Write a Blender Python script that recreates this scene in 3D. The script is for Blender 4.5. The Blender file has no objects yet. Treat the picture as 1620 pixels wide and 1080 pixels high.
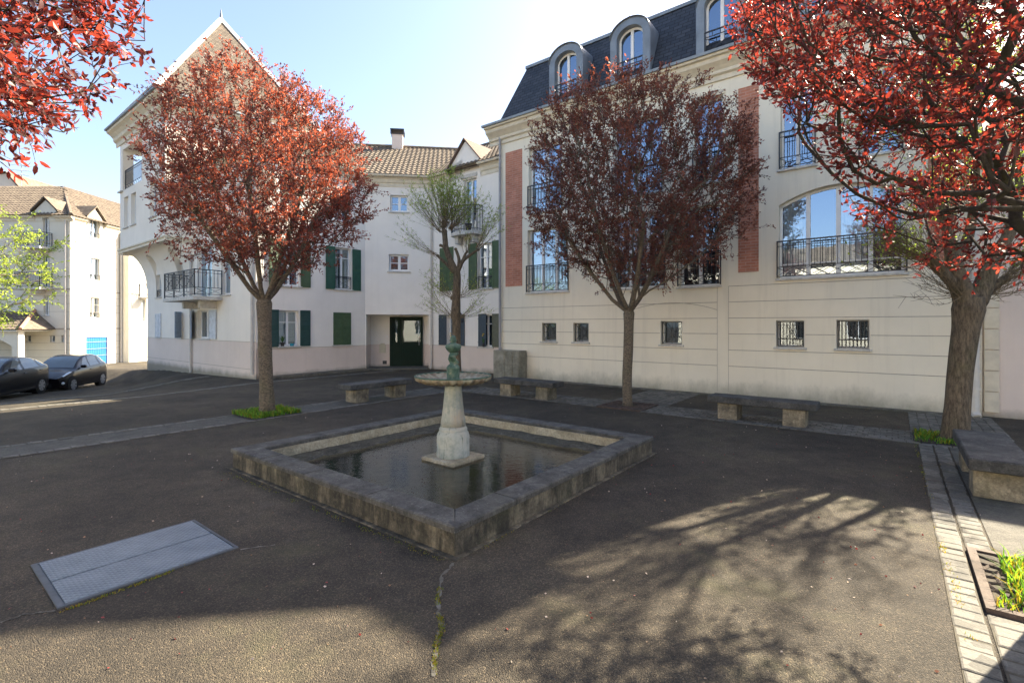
import bpy, math, random
import numpy as np
from mathutils import Vector, Matrix
R_=math.radians
random.seed(7); rng=np.random.default_rng(7)
sc=bpy.context.scene
COL=sc.collection

# ---------------------------------------------------------------- camera
F=778.0; CX=810.0; HY=514.0; EYE=1.85
cam=bpy.data.cameras.new('camera'); cam.sensor_width=36; cam.lens=36*F/1620.0
cam.shift_x=0.0; cam.shift_y=(HY-540.0)/1620.0; cam.clip_start=0.05; cam.clip_end=2000
co=bpy.data.objects.new('camera',cam); COL.objects.link(co)
co.location=(0,0,EYE); co.rotation_euler=(R_(90),0,0); sc.camera=co
# ---------------------------------------------------------------- sky and sun
SUN_AZ=R_(56.6); SUN_EL=R_(37)
w=bpy.data.worlds.new('World'); sc.world=w; w.use_nodes=True
nt=w.node_tree; nt.nodes.clear()
sky=nt.nodes.new('ShaderNodeTexSky'); sky.sky_type='NISHITA'; sky.sun_disc=False
sky.sun_elevation=SUN_EL; sky.sun_rotation=SUN_AZ; sky.air_density=1.0; sky.dust_density=2.0; sky.ozone_density=1.8
bg=nt.nodes.new('ShaderNodeBackground'); bg.inputs[1].default_value=0.082
wo=nt.nodes.new('ShaderNodeOutputWorld'); tn=nt.nodes.new('ShaderNodeMix'); tn.data_type='RGBA'; tn.blend_type='MULTIPLY'; tn.inputs[0].default_value=1.0; tn.inputs[7].default_value=(1.03,0.965,0.93,1); nt.links.new(sky.outputs[0],tn.inputs[6]); nt.links.new(tn.outputs[2],bg.inputs[0]); nt.links.new(bg.outputs[0],wo.inputs[0])
sl=bpy.data.lights.new('sun','SUN'); sl.energy=5.0; sl.angle=R_(0.53); sl.color=(1.0,0.87,0.66)
so=bpy.data.objects.new('sun',sl); COL.objects.link(so)
sdir=Vector((math.sin(SUN_AZ)*math.cos(SUN_EL),math.cos(SUN_AZ)*math.cos(SUN_EL),math.sin(SUN_EL)))
so.rotation_euler=sdir.to_track_quat('Z','Y').to_euler(); so.location=(20,10,30)
sc.view_settings.view_transform='Standard'; sc.view_settings.look='None'
sc.view_settings.exposure=2.36; sc.view_settings.gamma=1.0
sc.cycles.max_bounces=8; sc.cycles.transparent_max_bounces=12; sc.cycles.diffuse_bounces=4
sc.cycles.sample_clamp_indirect=6.0

# ---------------------------------------------------------------- site frame
l=math.hypot(605,776); B=(605/l,776/l); A=(-B[1],B[0]); mA=(-A[0],-A[1]); mB=(-B[0],-B[1])
def AB(a,b): return (A[0]*a+B[0]*b, A[1]*a+B[1]*b)
def inv(x,y): return (x*A[0]+y*A[1], x*B[0]+y*B[1])
def G(px,py,z=0.0):
    D=(EYE-z)*F/(py-HY); return ((px-CX)*D/F,D)
def sm(t): t=max(0.0,min(1.0,t)); return t*t*(3-2*t)
def gz(x,y):
    a,b=inv(x,y)
    k=0.78-0.60*sm((b-4.2)/3.6)
    if a>22:
        f=sm((a-22)/4); k=k*(1-f)+f*(0.80-0.62*sm((b-6.7)/1.3))
    z=-k*sm((a-13.0)/13.5)
    if a>26: z-=0.055*min(a-26,16)
    return z

class Fr:
    def __init__(s,o,u):
        s.o=o; s.u=u; s.n=(u[1],-u[0])
    def P(s,t,z,d=0.0):
        return (s.o[0]+s.u[0]*t+s.n[0]*d, s.o[1]+s.u[1]*t+s.n[1]*d, z)
    def hit(s,px,py,d=0.0):
        r=((px-CX)/F,1.0); ox=s.o[0]+s.n[0]*d; oy=s.o[1]+s.n[1]*d
        t=(ox*s.n[0]+oy*s.n[1])/(r[0]*s.n[0]+r[1]*s.n[1])
        return ((t*r[0]-ox)*s.u[0]+(t*r[1]-oy)*s.u[1], EYE+t*(HY-py)/F)
    def off(s,t,d=0.0):
        p=s.P(t,0,d); return Fr((p[0],p[1]),s.u)

# ---------------------------------------------------------------- object helpers
def tag(o,label=None,cat=None,group=None,kind=None):
    if label: o['label']=label
    if cat: o['category']=cat
    if group: o['group']=group
    if kind: o['kind']=kind
    return o
def empty(name,loc,label=None,cat=None,group=None,rz=0):
    o=bpy.data.objects.new(name,None); COL.objects.link(o); o.location=loc; o.rotation_euler=(0,0,rz)
    o.empty_display_size=0.2
    return tag(o,label,cat,group)
def wl(o):
    v=Vector((0,0,0))
    while o is not None:
        v=v+Vector(o.location); o=o.parent
    return v
class MB:
    def __init__(s): s.v=[]; s.f=[]; s.m=[]
    def add(s,vs,fs,m=0):
        k=len(s.v); s.v.extend(tuple(p) for p in vs)
        for f in fs: s.f.append(tuple(i+k for i in f)); s.m.append(m)
    def quad(s,a,b,c,d,m=0): s.add([a,b,c,d],[(0,1,2,3)],m)
    def poly(s,pts,m=0): s.add(pts,[tuple(range(len(pts)))],m)
    def box(s,fr,s0,s1,z0,z1,d0,d1,m=0):
        p=[fr.P(a,c,b) for c in (z0,z1) for b in (d0,d1) for a in (s0,s1)]
        s.add(p,[(0,1,3,2),(4,6,7,5),(0,4,5,1),(2,3,7,6),(0,2,6,4),(1,5,7,3)],m)
    def cbox(s,c,sz,m=0,rz=0,bev=0.0):
        cx,cy,cz=c; hx,hy,hz=sz[0]/2,sz[1]/2,sz[2]/2; ca,sa=math.cos(rz),math.sin(rz)
        def T(x,y,z): return (cx+x*ca-y*sa, cy+x*sa+y*ca, cz+z)
        if bev<=0:
            p=[T(x,y,z) for z in (-hz,hz) for y in (-hy,hy) for x in (-hx,hx)]
            s.add(p,[(0,1,3,2),(4,6,7,5),(0,4,5,1),(2,3,7,6),(0,2,6,4),(1,5,7,3)],m)
        else:
            b=bev; rings=[]
            for z,k in ((-hz,b),(-hz+b,0),(hz-b,0),(hz,b)):
                X=hx-k; Y=hy-k; c_=b*0.6
                rings.append([T(X-c_,-Y,z),T(X,-Y+c_,z),T(X,Y-c_,z),T(X-c_,Y,z),T(-X+c_,Y,z),T(-X,Y-c_,z),T(-X,-Y+c_,z),T(-X+c_,-Y,z)])
            vs=[p for r in rings for p in r]; fs=[]
            for i in range(3):
                for j in range(8): fs.append((i*8+j,i*8+(j+1)%8,(i+1)*8+(j+1)%8,(i+1)*8+j))
            fs.append(tuple(range(7,-1,-1))); fs.append(tuple(range(24,32)))
            s.add(vs,fs,m)
    def prism(s,fr,prof,s0,s1,m=0,caps=True,closed=True):
        n=len(prof); p=[fr.P(s0,z,d) for d,z in prof]+[fr.P(s1,z,d) for d,z in prof]
        fs=[]
        for i in range(n if closed else n-1):
            j=(i+1)%n; fs.append((i,j,n+j,n+i))
        if caps and closed: fs.append(tuple(range(n-1,-1,-1))); fs.append(tuple(range(n,2*n)))
        s.add(p,fs,m)
    def tube(s,pts,rad,n=6,m=0,cap=True):
        pts=[Vector(p) for p in pts]; 
        if not hasattr(rad,'__len__'): rad=[rad]*len(pts)
        vs=[]; prev=None
        for i,p in enumerate(pts):
            t=(pts[min(i+1,len(pts)-1)]-pts[max(i-1,0)])
            if t.length<1e-9: t=Vector((0,0,1))
            t.normalize()
            if prev is None:
                a=Vector((1,0,0)) if abs(t.x)<0.8 else Vector((0,1,0)); x=t.cross(a).normalized()
            else:
                x=prev-t*prev.dot(t)
                if x.length<1e-6: x=t.orthogonal()
                x.normalize()
            prev=x; y=t.cross(x)
            for k in range(n):
                an=2*math.pi*k/n; vs.append(tuple(p+(x*math.cos(an)+y*math.sin(an))*rad[i]))
        fs=[]
        for i in range(len(pts)-1):
            for k in range(n): fs.append((i*n+k,i*n+(k+1)%n,(i+1)*n+(k+1)%n,(i+1)*n+k))
        if cap: fs.append(tuple(range(n-1,-1,-1))); fs.append(tuple((len(pts)-1)*n+k for k in range(n)))
        s.add(vs,fs,m)
    def bar(s,a,b,w_,m=0): s.tube([a,b],w_/2*1.2,4,m)
    def lathe(s,c,prof,n=24,m=0,fl=0,fa=0.0,rot=0.0):
        vs=[]
        for r,z in prof:
            for k in range(n):
                an=2*math.pi*k/n+rot; rr=r*(1+fa*math.cos(fl*an)) if fl else r
                vs.append((c[0]+rr*math.cos(an),c[1]+rr*math.sin(an),c[2]+z))
        fs=[]
        for i in range(len(prof)-1):
            for k in range(n): fs.append((i*n+k,i*n+(k+1)%n,(i+1)*n+(k+1)%n,(i+1)*n+k))
        fs.append(tuple(range(n-1,-1,-1))); fs.append(tuple((len(prof)-1)*n+k for k in range(n)))
        s.add(vs,fs,m)
    def build(s,name,mats,parent=None,smooth=False,uv=None,bev=0.0,fix=True):
        me=bpy.data.meshes.new(name); off=wl(parent) if parent is not None else Vector((0,0,0))
        if parent is None and s.v:
            arr=np.array(s.v); off=Vector((float(arr[:,0].mean()),float(arr[:,1].mean()),float(arr[:,2].min())))
        V=[(a-off.x,b-off.y,c-off.z) for a,b,c in s.v]
        me.from_pydata(V,[],s.f)
        if not isinstance(mats,(list,tuple)): mats=[mats]
        for mm in mats: me.materials.append(mm)
        me.polygons.foreach_set('material_index',s.m)
        if smooth: me.polygons.foreach_set('use_smooth',[True]*len(s.f))
        if uv:
            ul=me.uv_layers.new(name='UVMap'); vi=np.zeros(len(me.loops),dtype=np.int32); me.loops.foreach_get('vertex_index',vi)
            U=np.array([uv(p) for p in s.v],dtype=np.float32)[vi]; ul.data.foreach_set('uv',U.ravel())
        me.validate(); me.update()
        if fix:
            import bmesh
            bm=bmesh.new(); bm.from_mesh(me); bmesh.ops.recalc_face_normals(bm,faces=bm.faces); bm.to_mesh(me); bm.free()
        o=bpy.data.objects.new(name,me); COL.objects.link(o)
        if parent is not None: o.parent=parent
        else: o.location=off
        if bev>0:
            b=o.modifiers.new('bevel','BEVEL'); b.width=bev; b.segments=2; b.limit_method='ANGLE'
        return o
def uvf(fr): return lambda p:((p[0]-fr.o[0])*fr.u[0]+(p[1]-fr.o[1])*fr.u[1], p[2])

# ---------------------------------------------------------------- materials
def newmat(name):
    m=bpy.data.materials.new(name); m.use_nodes=True; t=m.node_tree; t.nodes.clear()
    out=t.nodes.new('ShaderNodeOutputMaterial'); p=t.nodes.new('ShaderNodeBsdfPrincipled'); t.links.new(p.outputs[0],out.inputs[0])
    return m,t,p,out
def N(t,ty,**k):
    n=t.nodes.new(ty)
    for a,b in k.items(): setattr(n,a,b)
    return n
def noise(t,vec,scale,detail=3,rough=0.6):
    n=N(t,'ShaderNodeTexNoise'); n.inputs['Scale'].default_value=scale; n.inputs['Detail'].default_value=detail; n.inputs['Roughness'].default_value=rough
    if vec is not None: t.links.new(vec,n.inputs['Vector'])
    return n.outputs['Fac']
def ramp(t,fac,stops):
    r=N(t,'ShaderNodeValToRGB'); e=r.color_ramp.elements
    while len(e)<len(stops): e.new(0.5)
    for i,(p,c) in enumerate(stops):
        e[i].position=p; e[i].color=(*c,1) if len(c)==3 else c
    t.links.new(fac,r.inputs[0]); return r.outputs[0]
def mix(t,f,a,b,mode='MIX'):
    m=N(t,'ShaderNodeMix',data_type='RGBA',blend_type=mode)
    for i,x in ((0,f),(6,a),(7,b)):
        if isinstance(x,(int,float)): m.inputs[i].default_value=x
        elif isinstance(x,tuple): m.inputs[i].default_value=(*x[:3],1)
        else: t.links.new(x,m.inputs[i])
    return m.outputs[2]
def mth(t,op,a,b=0.0,c=None,clamp=False):
    m=N(t,'ShaderNodeMath',operation=op,use_clamp=clamp)
    for i,x in enumerate((a,b,c)):
        if x is None: continue
        if isinstance(x,(int,float)): m.inputs[i].default_value=x
        else: t.links.new(x,m.inputs[i])
    return m.outputs[0]
def pos(t,scale=None):
    g=N(t,'ShaderNodeNewGeometry').outputs['Position']
    if scale:
        mp=N(t,'ShaderNodeMapping'); mp.inputs['Scale'].default_value=scale; t.links.new(g,mp.inputs[0]); return mp.outputs[0]
    return g
def sepz(t,v):
    s=N(t,'ShaderNodeSeparateXYZ'); t.links.new(v,s.inputs[0]); return s.outputs
def bump(t,p,h,strength=0.3,dist=0.01):
    b=N(t,'ShaderNodeBump'); b.inputs['Strength'].default_value=strength; b.inputs['Distance'].default_value=dist
    t.links.new(h,b.inputs['Height']); t.links.new(b.outputs[0],p.inputs['Normal'])
def simple(name,c,rough=0.7,var=0.15,sc_=8.0,metal=0.0,bmp=0.0,bs=60.0,spec=0.5,objpos=False):
    m,t,p,o=newmat(name); v=pos(t) if not objpos else N(t,'ShaderNodeTexCoord').outputs['Object']
    n=noise(t,v,sc_,4)
    c0=tuple(x*(1-var) for x in c); c1=tuple(min(1,x*(1+var)) for x in c)
    t.links.new(ramp(t,n,[(0.3,c0),(0.7,c1)]),p.inputs['Base Color'])
    p.inputs['Roughness'].default_value=rough; p.inputs['Metallic'].default_value=metal; p.inputs['Specular IOR Level'].default_value=spec
    if bmp: bump(t,p,noise(t,v,bs,4),bmp,0.01)
    return m
def render_wall(name,c,dirt=(0.17,0.165,0.11),dz=0.45,streak=0.12,zoff=0.0):
    m,t,p,o=newmat(name); v=pos(t)
    big=noise(t,v,0.7,5,0.65); col=ramp(t,big,[(0.3,tuple(x*0.93 for x in c)),(0.7,tuple(min(1,x*1.04) for x in c))])
    vs=pos(t,(5,5,0.25)); st=noise(t,vs,1.0,5,0.7)
    sm_=mth(t,'MULTIPLY',ramp(t,st,[(0.52,(0,0,0)),(0.8,(1,1,1))]),streak)
    col=mix(t,sm_,col,tuple(x*0.45 for x in c))
    z=sepz(t,v)[2]
    n2=noise(t,pos(t,(1.6,1.6,1.0)),0.9,6,0.75)
    h=mth(t,'ADD',mth(t,'MULTIPLY',mth(t,'ADD',z,zoff),-1.0/dz),mth(t,'MULTIPLY',n2,1.7))
    dm=ramp(t,h,[(0.0,(0,0,0)),(1.3,(1,1,1))])
    col=mix(t,mth(t,'MULTIPLY',dm,0.75),col,dirt)
    t.links.new(col,p.inputs['Base Color']); p.inputs['Roughness'].default_value=0.92; p.inputs['Specular IOR Level'].default_value=0.2
    bump(t,p,noise(t,v,90,3),0.25,0.006)
    return m
M={}
M['cream']=render_wall('cream_render',(0.79,0.73,0.60),dz=0.50,streak=0.25)
M['cream_upper']=render_wall('cream_upper_render',(0.78,0.70,0.56),dz=0.01,zoff=10,streak=0.08)
M['white']=render_wall('white_render',(0.80,0.765,0.71),dz=0.01,zoff=10,streak=0.08)
M['pink']=render_wall('pink_render',(0.70,0.60,0.53),dz=0.22)
M['tower']=render_wall('tower_render',(0.79,0.74,0.66),dz=0.01,zoff=10,streak=0.10)
M['far']=render_wall('far_render',(0.68,0.64,0.54),dz=0.3,zoff=1.5,streak=0.10)
M['stone']=simple('pale_stone',(0.64,0.58,0.46),0.85,0.10,5,bmp=0.2)
M['joint']=simple('joint_mortar',(0.36,0.32,0.26),0.95,0.2,5)
M['dark']=simple('dark_interior',(0.02,0.02,0.022),0.9,0.2,3)
M['pvc']=simple('white_window_frame',(0.78,0.78,0.77),0.4,0.04,9)
M['sill']=simple('sill_stone',(0.52,0.50,0.46),0.8,0.22,9,bmp=0.2)
M['iron']=simple('dark_iron',(0.025,0.028,0.035),0.45,0.25,20)
M['zinc']=simple('zinc_sheet',(0.21,0.235,0.26),0.5,0.18,2.5,metal=0.35)
M['zinc_white']=simple('pale_zinc',(0.62,0.63,0.64),0.5,0.12,5)
M['curtain']=simple('curtain_cloth',(0.62,0.62,0.60),0.9,0.08,10)
M['curtain2']=simple('beige_curtain',(0.42,0.38,0.28),0.9,0.10,10)
def louvre(name,c):
    return simple(name,c,0.55,0.16,7,bmp=0.15)
M['sh_green']=louvre('green_shutter_paint',(0.018,0.085,0.055)); M['sh_olive']=louvre('olive_shutter_paint',(0.055,0.10,0.045))
M['sh_teal']=louvre('teal_shutter_paint',(0.015,0.055,0.05)); M['sh_blue']=louvre('slate_blue_shutter_paint',(0.045,0.065,0.085))
M['sh_white']=louvre('white_shutter_paint',(0.55,0.58,0.62)); M['sh_grey']=louvre('grey_blue_shutter_paint',(0.22,0.28,0.36))
M['sh_brown']=louvre('faded_olive_paint',(0.10,0.105,0.07))
def glassm(nm='window_glass',fac=0.36):
    m,t,p,o=newmat(nm); t.nodes.remove(p)
    tr=N(t,'ShaderNodeBsdfTransparent'); tr.inputs[0].default_value=(0.75,0.82,0.84,1)
    gl=N(t,'ShaderNodeBsdfGlossy'); gl.inputs['Roughness'].default_value=0.015; gl.inputs[0].default_value=(0.62,0.76,0.95,1)
    b=N(t,'ShaderNodeBump'); b.inputs['Strength'].default_value=0.04; b.inputs['Distance'].default_value=0.02
    t.links.new(noise(t,pos(t),2.2,2),b.inputs['Height']); t.links.new(b.outputs[0],gl.inputs['Normal'])
    mx=N(t,'ShaderNodeMixShader'); mx.inputs[0].default_value=fac
    t.links.new(tr.outputs[0],mx.inputs[1]); t.links.new(gl.outputs[0],mx.inputs[2]); t.links.new(mx.outputs[0],o.inputs[0]); return m
M['glass']=glassm(); M['glass_dim']=glassm('door_glass',0.09); M['glass_slit']=glassm('small_window_glass',0.17)
def brickm(name,c1,c2,mort,bw,bh,ms=0.012,rough=0.9,off=0.5,bs=0.5,var=0.6):
    m,t,p,o=newmat(name); uv=N(t,'ShaderNodeTexCoord').outputs['UV']
    b=N(t,'ShaderNodeTexBrick'); b.offset=off; b.inputs['Color1'].default_value=(*c1,1); b.inputs['Color2'].default_value=(*c2,1); b.inputs['Mortar'].default_value=(*mort,1)
    b.inputs['Scale'].default_value=1.0; b.inputs['Brick Width'].default_value=bw; b.inputs['Row Height'].default_value=bh; b.inputs['Mortar Size'].default_value=ms; b.inputs['Bias'].default_value=0.0
    t.links.new(uv,b.inputs['Vector'])
    n=noise(t,pos(t),3.0,5); col=mix(t,var,b.outputs['Color'],ramp(t,n,[(0.3,(0.6,0.6,0.6)),(0.7,(1.15,1.15,1.15))]),'MULTIPLY')
    t.links.new(col,p.inputs['Base Color']); p.inputs['Roughness'].default_value=rough; p.inputs['Specular IOR Level'].default_value=0.3
    inv_=mth(t,'SUBTRACT',1.0,b.outputs['Fac']); bump(t,p,inv_,bs,0.012); return m
M['brick']=brickm('red_brick',(0.42,0.17,0.11),(0.52,0.23,0.15),(0.50,0.30,0.24),0.24,0.075,0.008)
M['slate']=brickm('roof_slate',(0.028,0.034,0.045),(0.05,0.056,0.068),(0.008,0.009,0.012),0.27,0.13,0.010,rough=0.55,bs=1.0,var=0.5)
M['shingle']=brickm('brown_flat_tiles',(0.095,0.078,0.062),(0.155,0.128,0.10),(0.05,0.04,0.035),0.18,0.13,0.012,bs=0.8)
M['step_tile']=simple('tower_hip_tile',(0.2,0.17,0.14),0.9,0.2,9)
def tilem():
    m,t,p,o=newmat('weathered_pantile'); v=pos(t)
    a=noise(t,v,3.5,4,0.7); b=noise(t,v,28,3,0.6)
    c=ramp(t,a,[(0.3,(0.065,0.050,0.040)),(0.5,(0.125,0.098,0.075)),(0.72,(0.20,0.165,0.12))])
    c=mix(t,mth(t,'MULTIPLY',ramp(t,b,[(0.55,(0,0,0)),(0.75,(1,1,1))]),0.5),c,(0.34,0.30,0.20))
    t.links.new(c,p.inputs['Base Color']); p.inputs['Roughness'].default_value=0.9; bump(t,p,b,0.3,0.01); return m
M['tile']=tilem()
def asphaltm():
    m,t,p,o=newmat('worn_asphalt'); v=pos(t)
    fine=N(t,'ShaderNodeTexVoronoi'); fine.inputs['Scale'].default_value=135; t.links.new(v,fine.inputs['Vector'])
    f2=noise(t,v,140,2,0.7); big=noise(t,v,0.45,6,0.65); mid=noise(t,v,3.2,5,0.7)
    base=ramp(t,big,[(0.32,(0.032,0.028,0.023)),(0.5,(0.058,0.050,0.039)),(0.68,(0.092,0.079,0.058))])
    base=mix(t,0.8,base,ramp(t,mid,[(0.3,(0.65,0.65,0.65)),(0.7,(1.35,1.32,1.26))]),'MULTIPLY')
    cellc=ramp(t,sepz(t,fine.outputs['Color'])[0],[(0.0,(0.35,0.35,0.35)),(0.55,(0.9,0.88,0.84)),(0.86,(1.5,1.42,1.3)),(1.0,(3.4,3.1,2.6))])
    base=mix(t,0.62,base,cellc,'MULTIPLY')
    gm=ramp(t,noise(t,v,0.9,5,0.7),[(0.54,(0,0,0)),(0.70,(1,1,1))])
    base=mix(t,mth(t,'MULTIPLY',gm,0.5),base,(0.060,0.062,0.030))
    st=ramp(t,noise(t,v,1.7,6,0.75),[(0.58,(0,0,0)),(0.74,(1,1,1))])
    base=mix(t,mth(t,'MULTIPLY',st,0.30),base,(0.12,0.11,0.095))
    t.links.new(base,p.inputs['Base Color']); p.inputs['Roughness'].default_value=0.88; p.inputs['Specular IOR Level'].default_value=0.35
    h=mth(t,'ADD',mth(t,'MULTIPLY',fine.outputs['Distance'],-1.2),mth(t,'MULTIPLY',f2,0.5))
    bump(t,p,h,0.75,0.010); return m
M['asphalt']=asphaltm()
M['sett']=None
def settm():
    m,t,p,o=newmat('granite_sett'); v=pos(t)
    vo=N(t,'ShaderNodeTexVoronoi'); vo.inputs['Scale'].default_value=7; t.links.new(v,vo.inputs['Vector'])
    c=ramp(t,sepz(t,vo.outputs['Color'])[0],[(0.0,(0.075,0.072,0.063)),(1.0,(0.165,0.155,0.135))])
    c=mix(t,0.8,c,ramp(t,noise(t,v,60,5,0.8),[(0.3,(0.5,0.5,0.5)),(0.7,(1.45,1.45,1.4))]),'MULTIPLY')
    c=mix(t,mth(t,'MULTIPLY',ramp(t,noise(t,v,1.3,4),[(0.5,(0,0,0)),(0.7,(1,1,1))]),0.45),c,(0.06,0.058,0.045))
    t.links.new(c,p.inputs['Base Color']); p.inputs['Roughness'].default_value=0.85; bump(t,p,noise(t,v,70,3),0.5,0.006); return m
M['sett']=settm()
M['joint_dust']=simple('dusty_joint',(0.06,0.052,0.036),0.95,0.4,30)
def concm(name,c,dark,amt=0.6,green=(0.07,0.075,0.035),s=2.4,lichen=0.0):
    m,t,p,o=newmat(name); v=pos(t)
    a=noise(t,v,s,6,0.72); b=noise(t,pos(t,(6,6,1.2)),1.2,5,0.7); g=noise(t,v,1.1,4)
    c0=ramp(t,a,[(0.36,dark),(0.66,c)])
    c0=mix(t,mth(t,'MULTIPLY',ramp(t,b,[(0.42,(0,0,0)),(0.62,(1,1,1))]),amt),c0,dark)
    c0=mix(t,mth(t,'MULTIPLY',ramp(t,g,[(0.52,(0,0,0)),(0.7,(1,1,1))]),0.35),c0,green)
    c0=mix(t,0.8,c0,ramp(t,noise(t,v,34,5,0.8),[(0.32,(0.55,0.55,0.55)),(0.5,(1,1,1)),(0.68,(1.45,1.43,1.38))]),'MULTIPLY')
    if lichen>0:
        c0=mix(t,mth(t,'MULTIPLY',ramp(t,noise(t,v,26,4,0.75),[(0.60,(0,0,0)),(0.68,(1,1,1))]),lichen),c0,(0.34,0.34,0.31))
    t.links.new(c0,p.inputs['Base Color']); p.inputs['Roughness'].default_value=0.88; bump(t,p,noise(t,v,55,5,0.7),0.8,0.014); return m
M['basin']=concm('stained_basin_concrete',(0.21,0.18,0.125),(0.026,0.024,0.018),0.95,s=3.8,lichen=0.15)
M['basin_in']=concm('pale_basin_inner_face',(0.52,0.47,0.35),(0.26,0.22,0.14),0.3)
M['coping']=concm('dark_lichened_coping',(0.13,0.126,0.112),(0.04,0.039,0.035),0.35,green=(0.055,0.055,0.04),s=4.5,lichen=0.35)
M['bench_top']=concm('blackened_bench_slab',(0.11,0.108,0.10),(0.03,0.03,0.03),0.35,green=(0.06,0.065,0.06),s=3.5,lichen=0.25)
M['bench_leg']=concm('stained_bench_block',(0.38,0.32,0.22),(0.085,0.075,0.055),0.5,s=3.0)
M['box']=concm('mossy_concrete_panel',(0.36,0.34,0.28),(0.17,0.16,0.12),0.4,s=2.0)
M['floor']=concm('silted_basin_floor',(0.11,0.10,0.07),(0.025,0.023,0.015),0.3,s=7,lichen=0.45)
M['kerb']=concm('grey_kerb',(0.18,0.17,0.145),(0.08,0.075,0.06),0.3,s=3)
def waterm():
    m,t,p,o=newmat('dark_still_water'); v=pos(t)
    t.nodes.remove(p)
    gl=N(t,'ShaderNodeBsdfGlossy'); gl.inputs['Roughness'].default_value=0.03; gl.inputs[0].default_value=(1,1,1,1)
    tr=N(t,'ShaderNodeBsdfTransparent'); tr.inputs[0].default_value=(0.62,0.60,0.50,1)
    fz=N(t,'ShaderNodeFresnel'); fz.inputs['IOR'].default_value=1.5
    mx=N(t,'ShaderNodeMixShader'); t.links.new(fz.outputs[0],mx.inputs[0]); t.links.new(tr.outputs[0],mx.inputs[1]); t.links.new(gl.outputs[0],mx.inputs[2]); t.links.new(mx.outputs[0],o.inputs[0])
    b=N(t,'ShaderNodeBump'); b.inputs['Strength'].default_value=0.22; b.inputs['Distance'].default_value=0.01
    t.links.new(noise(t,pos(t,(9,16,9)),1.0,3),b.inputs['Height']); t.links.new(b.outputs[0],gl.inputs['Normal']); t.links.new(b.outputs[0],fz.inputs['Normal'])
    return m
M['water']=waterm()
def patina():
    m,t,p,o=newmat('pale_patinated_cast_iron'); v=pos(t)
    a=noise(t,v,5,5,0.7); b=noise(t,pos(t,(14,14,1.5)),1.0,5,0.7)
    c=ramp(t,a,[(0.35,(0.22,0.26,0.23)),(0.55,(0.38,0.39,0.34)),(0.75,(0.48,0.45,0.36))])
    c=mix(t,mth(t,'MULTIPLY',ramp(t,b,[(0.57,(0,0,0)),(0.66,(1,1,1))]),0.7),c,(0.03,0.075,0.055))
    c=mix(t,mth(t,'MULTIPLY',ramp(t,noise(t,v,2.5,4),[(0.55,(0,0,0)),(0.7,(1,1,1))]),0.5),c,(0.30,0.22,0.14))
    t.links.new(c,p.inputs['Base Color']); p.inputs['Roughness'].default_value=0.6; bump(t,p,noise(t,v,60,4),0.3,0.005); return m
M['patina']=patina()
def dgreen():
    m,t,p,o=newmat('verdigris_iron'); v=pos(t)
    c=ramp(t,noise(t,v,13,5,0.7),[(0.35,(0.025,0.06,0.042)),(0.55,(0.06,0.12,0.085)),(0.74,(0.26,0.24,0.16))])
    t.links.new(c,p.inputs['Base Color']); p.inputs['Roughness'].default_value=0.6; bump(t,p,noise(t,v,70,4),0.4,0.004); return m
M['verdigris']=dgreen()
def barkm(name,c1,c2,horiz=False,green=0.2):
    m,t,p,o=newmat(name); v=pos(t,(22,22,34) if horiz else (26,26,6))
    n=noise(t,v,1.0,6,0.85); n2=noise(t,pos(t),3.0,4)
    c=ramp(t,n,[(0.35,c1),(0.65,c2)]); c=mix(t,mth(t,'MULTIPLY',ramp(t,n2,[(0.5,(0,0,0)),(0.7,(1,1,1))]),green),c,(0.09,0.095,0.03))
    t.links.new(c,p.inputs['Base Color']); p.inputs['Roughness'].default_value=0.9; bump(t,p,n,1.0,0.03); return m
M['bark_plum']=barkm('plum_bark',(0.035,0.027,0.020),(0.26,0.21,0.15),True,0.3)
M['bark_plum_dark']=barkm('dark_mossy_plum_bark',(0.022,0.018,0.014),(0.075,0.062,0.045),True,0.5)
M['bark_brown']=barkm('fissured_brown_bark',(0.035,0.026,0.018),(0.24,0.185,0.12),False,0.3)
M['twig']=simple('young_twig_bark',(0.16,0.12,0.07),0.85,0.3,12)
def leafm(name,refl,trans,tf=0.5,rough=0.45):
    m,t,p,o=newmat(name)
    at=N(t,'ShaderNodeAttribute',attribute_name='tint')
    r=mix(t,1.0,refl,at.outputs['Color'],'MULTIPLY'); q=mix(t,1.0,trans,at.outputs['Color'],'MULTIPLY')
    t.links.new(r,p.inputs['Base Color']); p.inputs['Roughness'].default_value=rough; p.inputs['Specular IOR Level'].default_value=0.4
    tl=N(t,'ShaderNodeBsdfTranslucent'); t.links.new(q,tl.inputs[0])
    mx=N(t,'ShaderNodeMixShader'); mx.inputs[0].default_value=tf
    t.links.new(p.outputs[0],mx.inputs[1]); t.links.new(tl.outputs[0],mx.inputs[2]); t.links.new(mx.outputs[0],o.inputs[0]); return m
M['leaf_plum']=leafm('purple_plum_leaf',(0.125,0.058,0.058),(0.52,0.115,0.062),0.42)
M['leaf_red']=leafm('backlit_red_leaf',(0.10,0.034,0.036),(0.54,0.065,0.040),0.42)
M['leaf_dark']=leafm('dark_plum_leaf',(0.115,0.054,0.050),(0.40,0.10,0.055),0.38)
M['leaf_green']=leafm('young_green_leaf',(0.20,0.27,0.05),(0.50,0.66,0.09),0.5)
M['grass']=leafm('grass_blade',(0.09,0.25,0.025),(0.28,0.6,0.04),0.4)
M['petal']=leafm('fallen_leaf',(0.35,0.22,0.16),(0.3,0.1,0.1),0.2)
M['plate']=None
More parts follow.
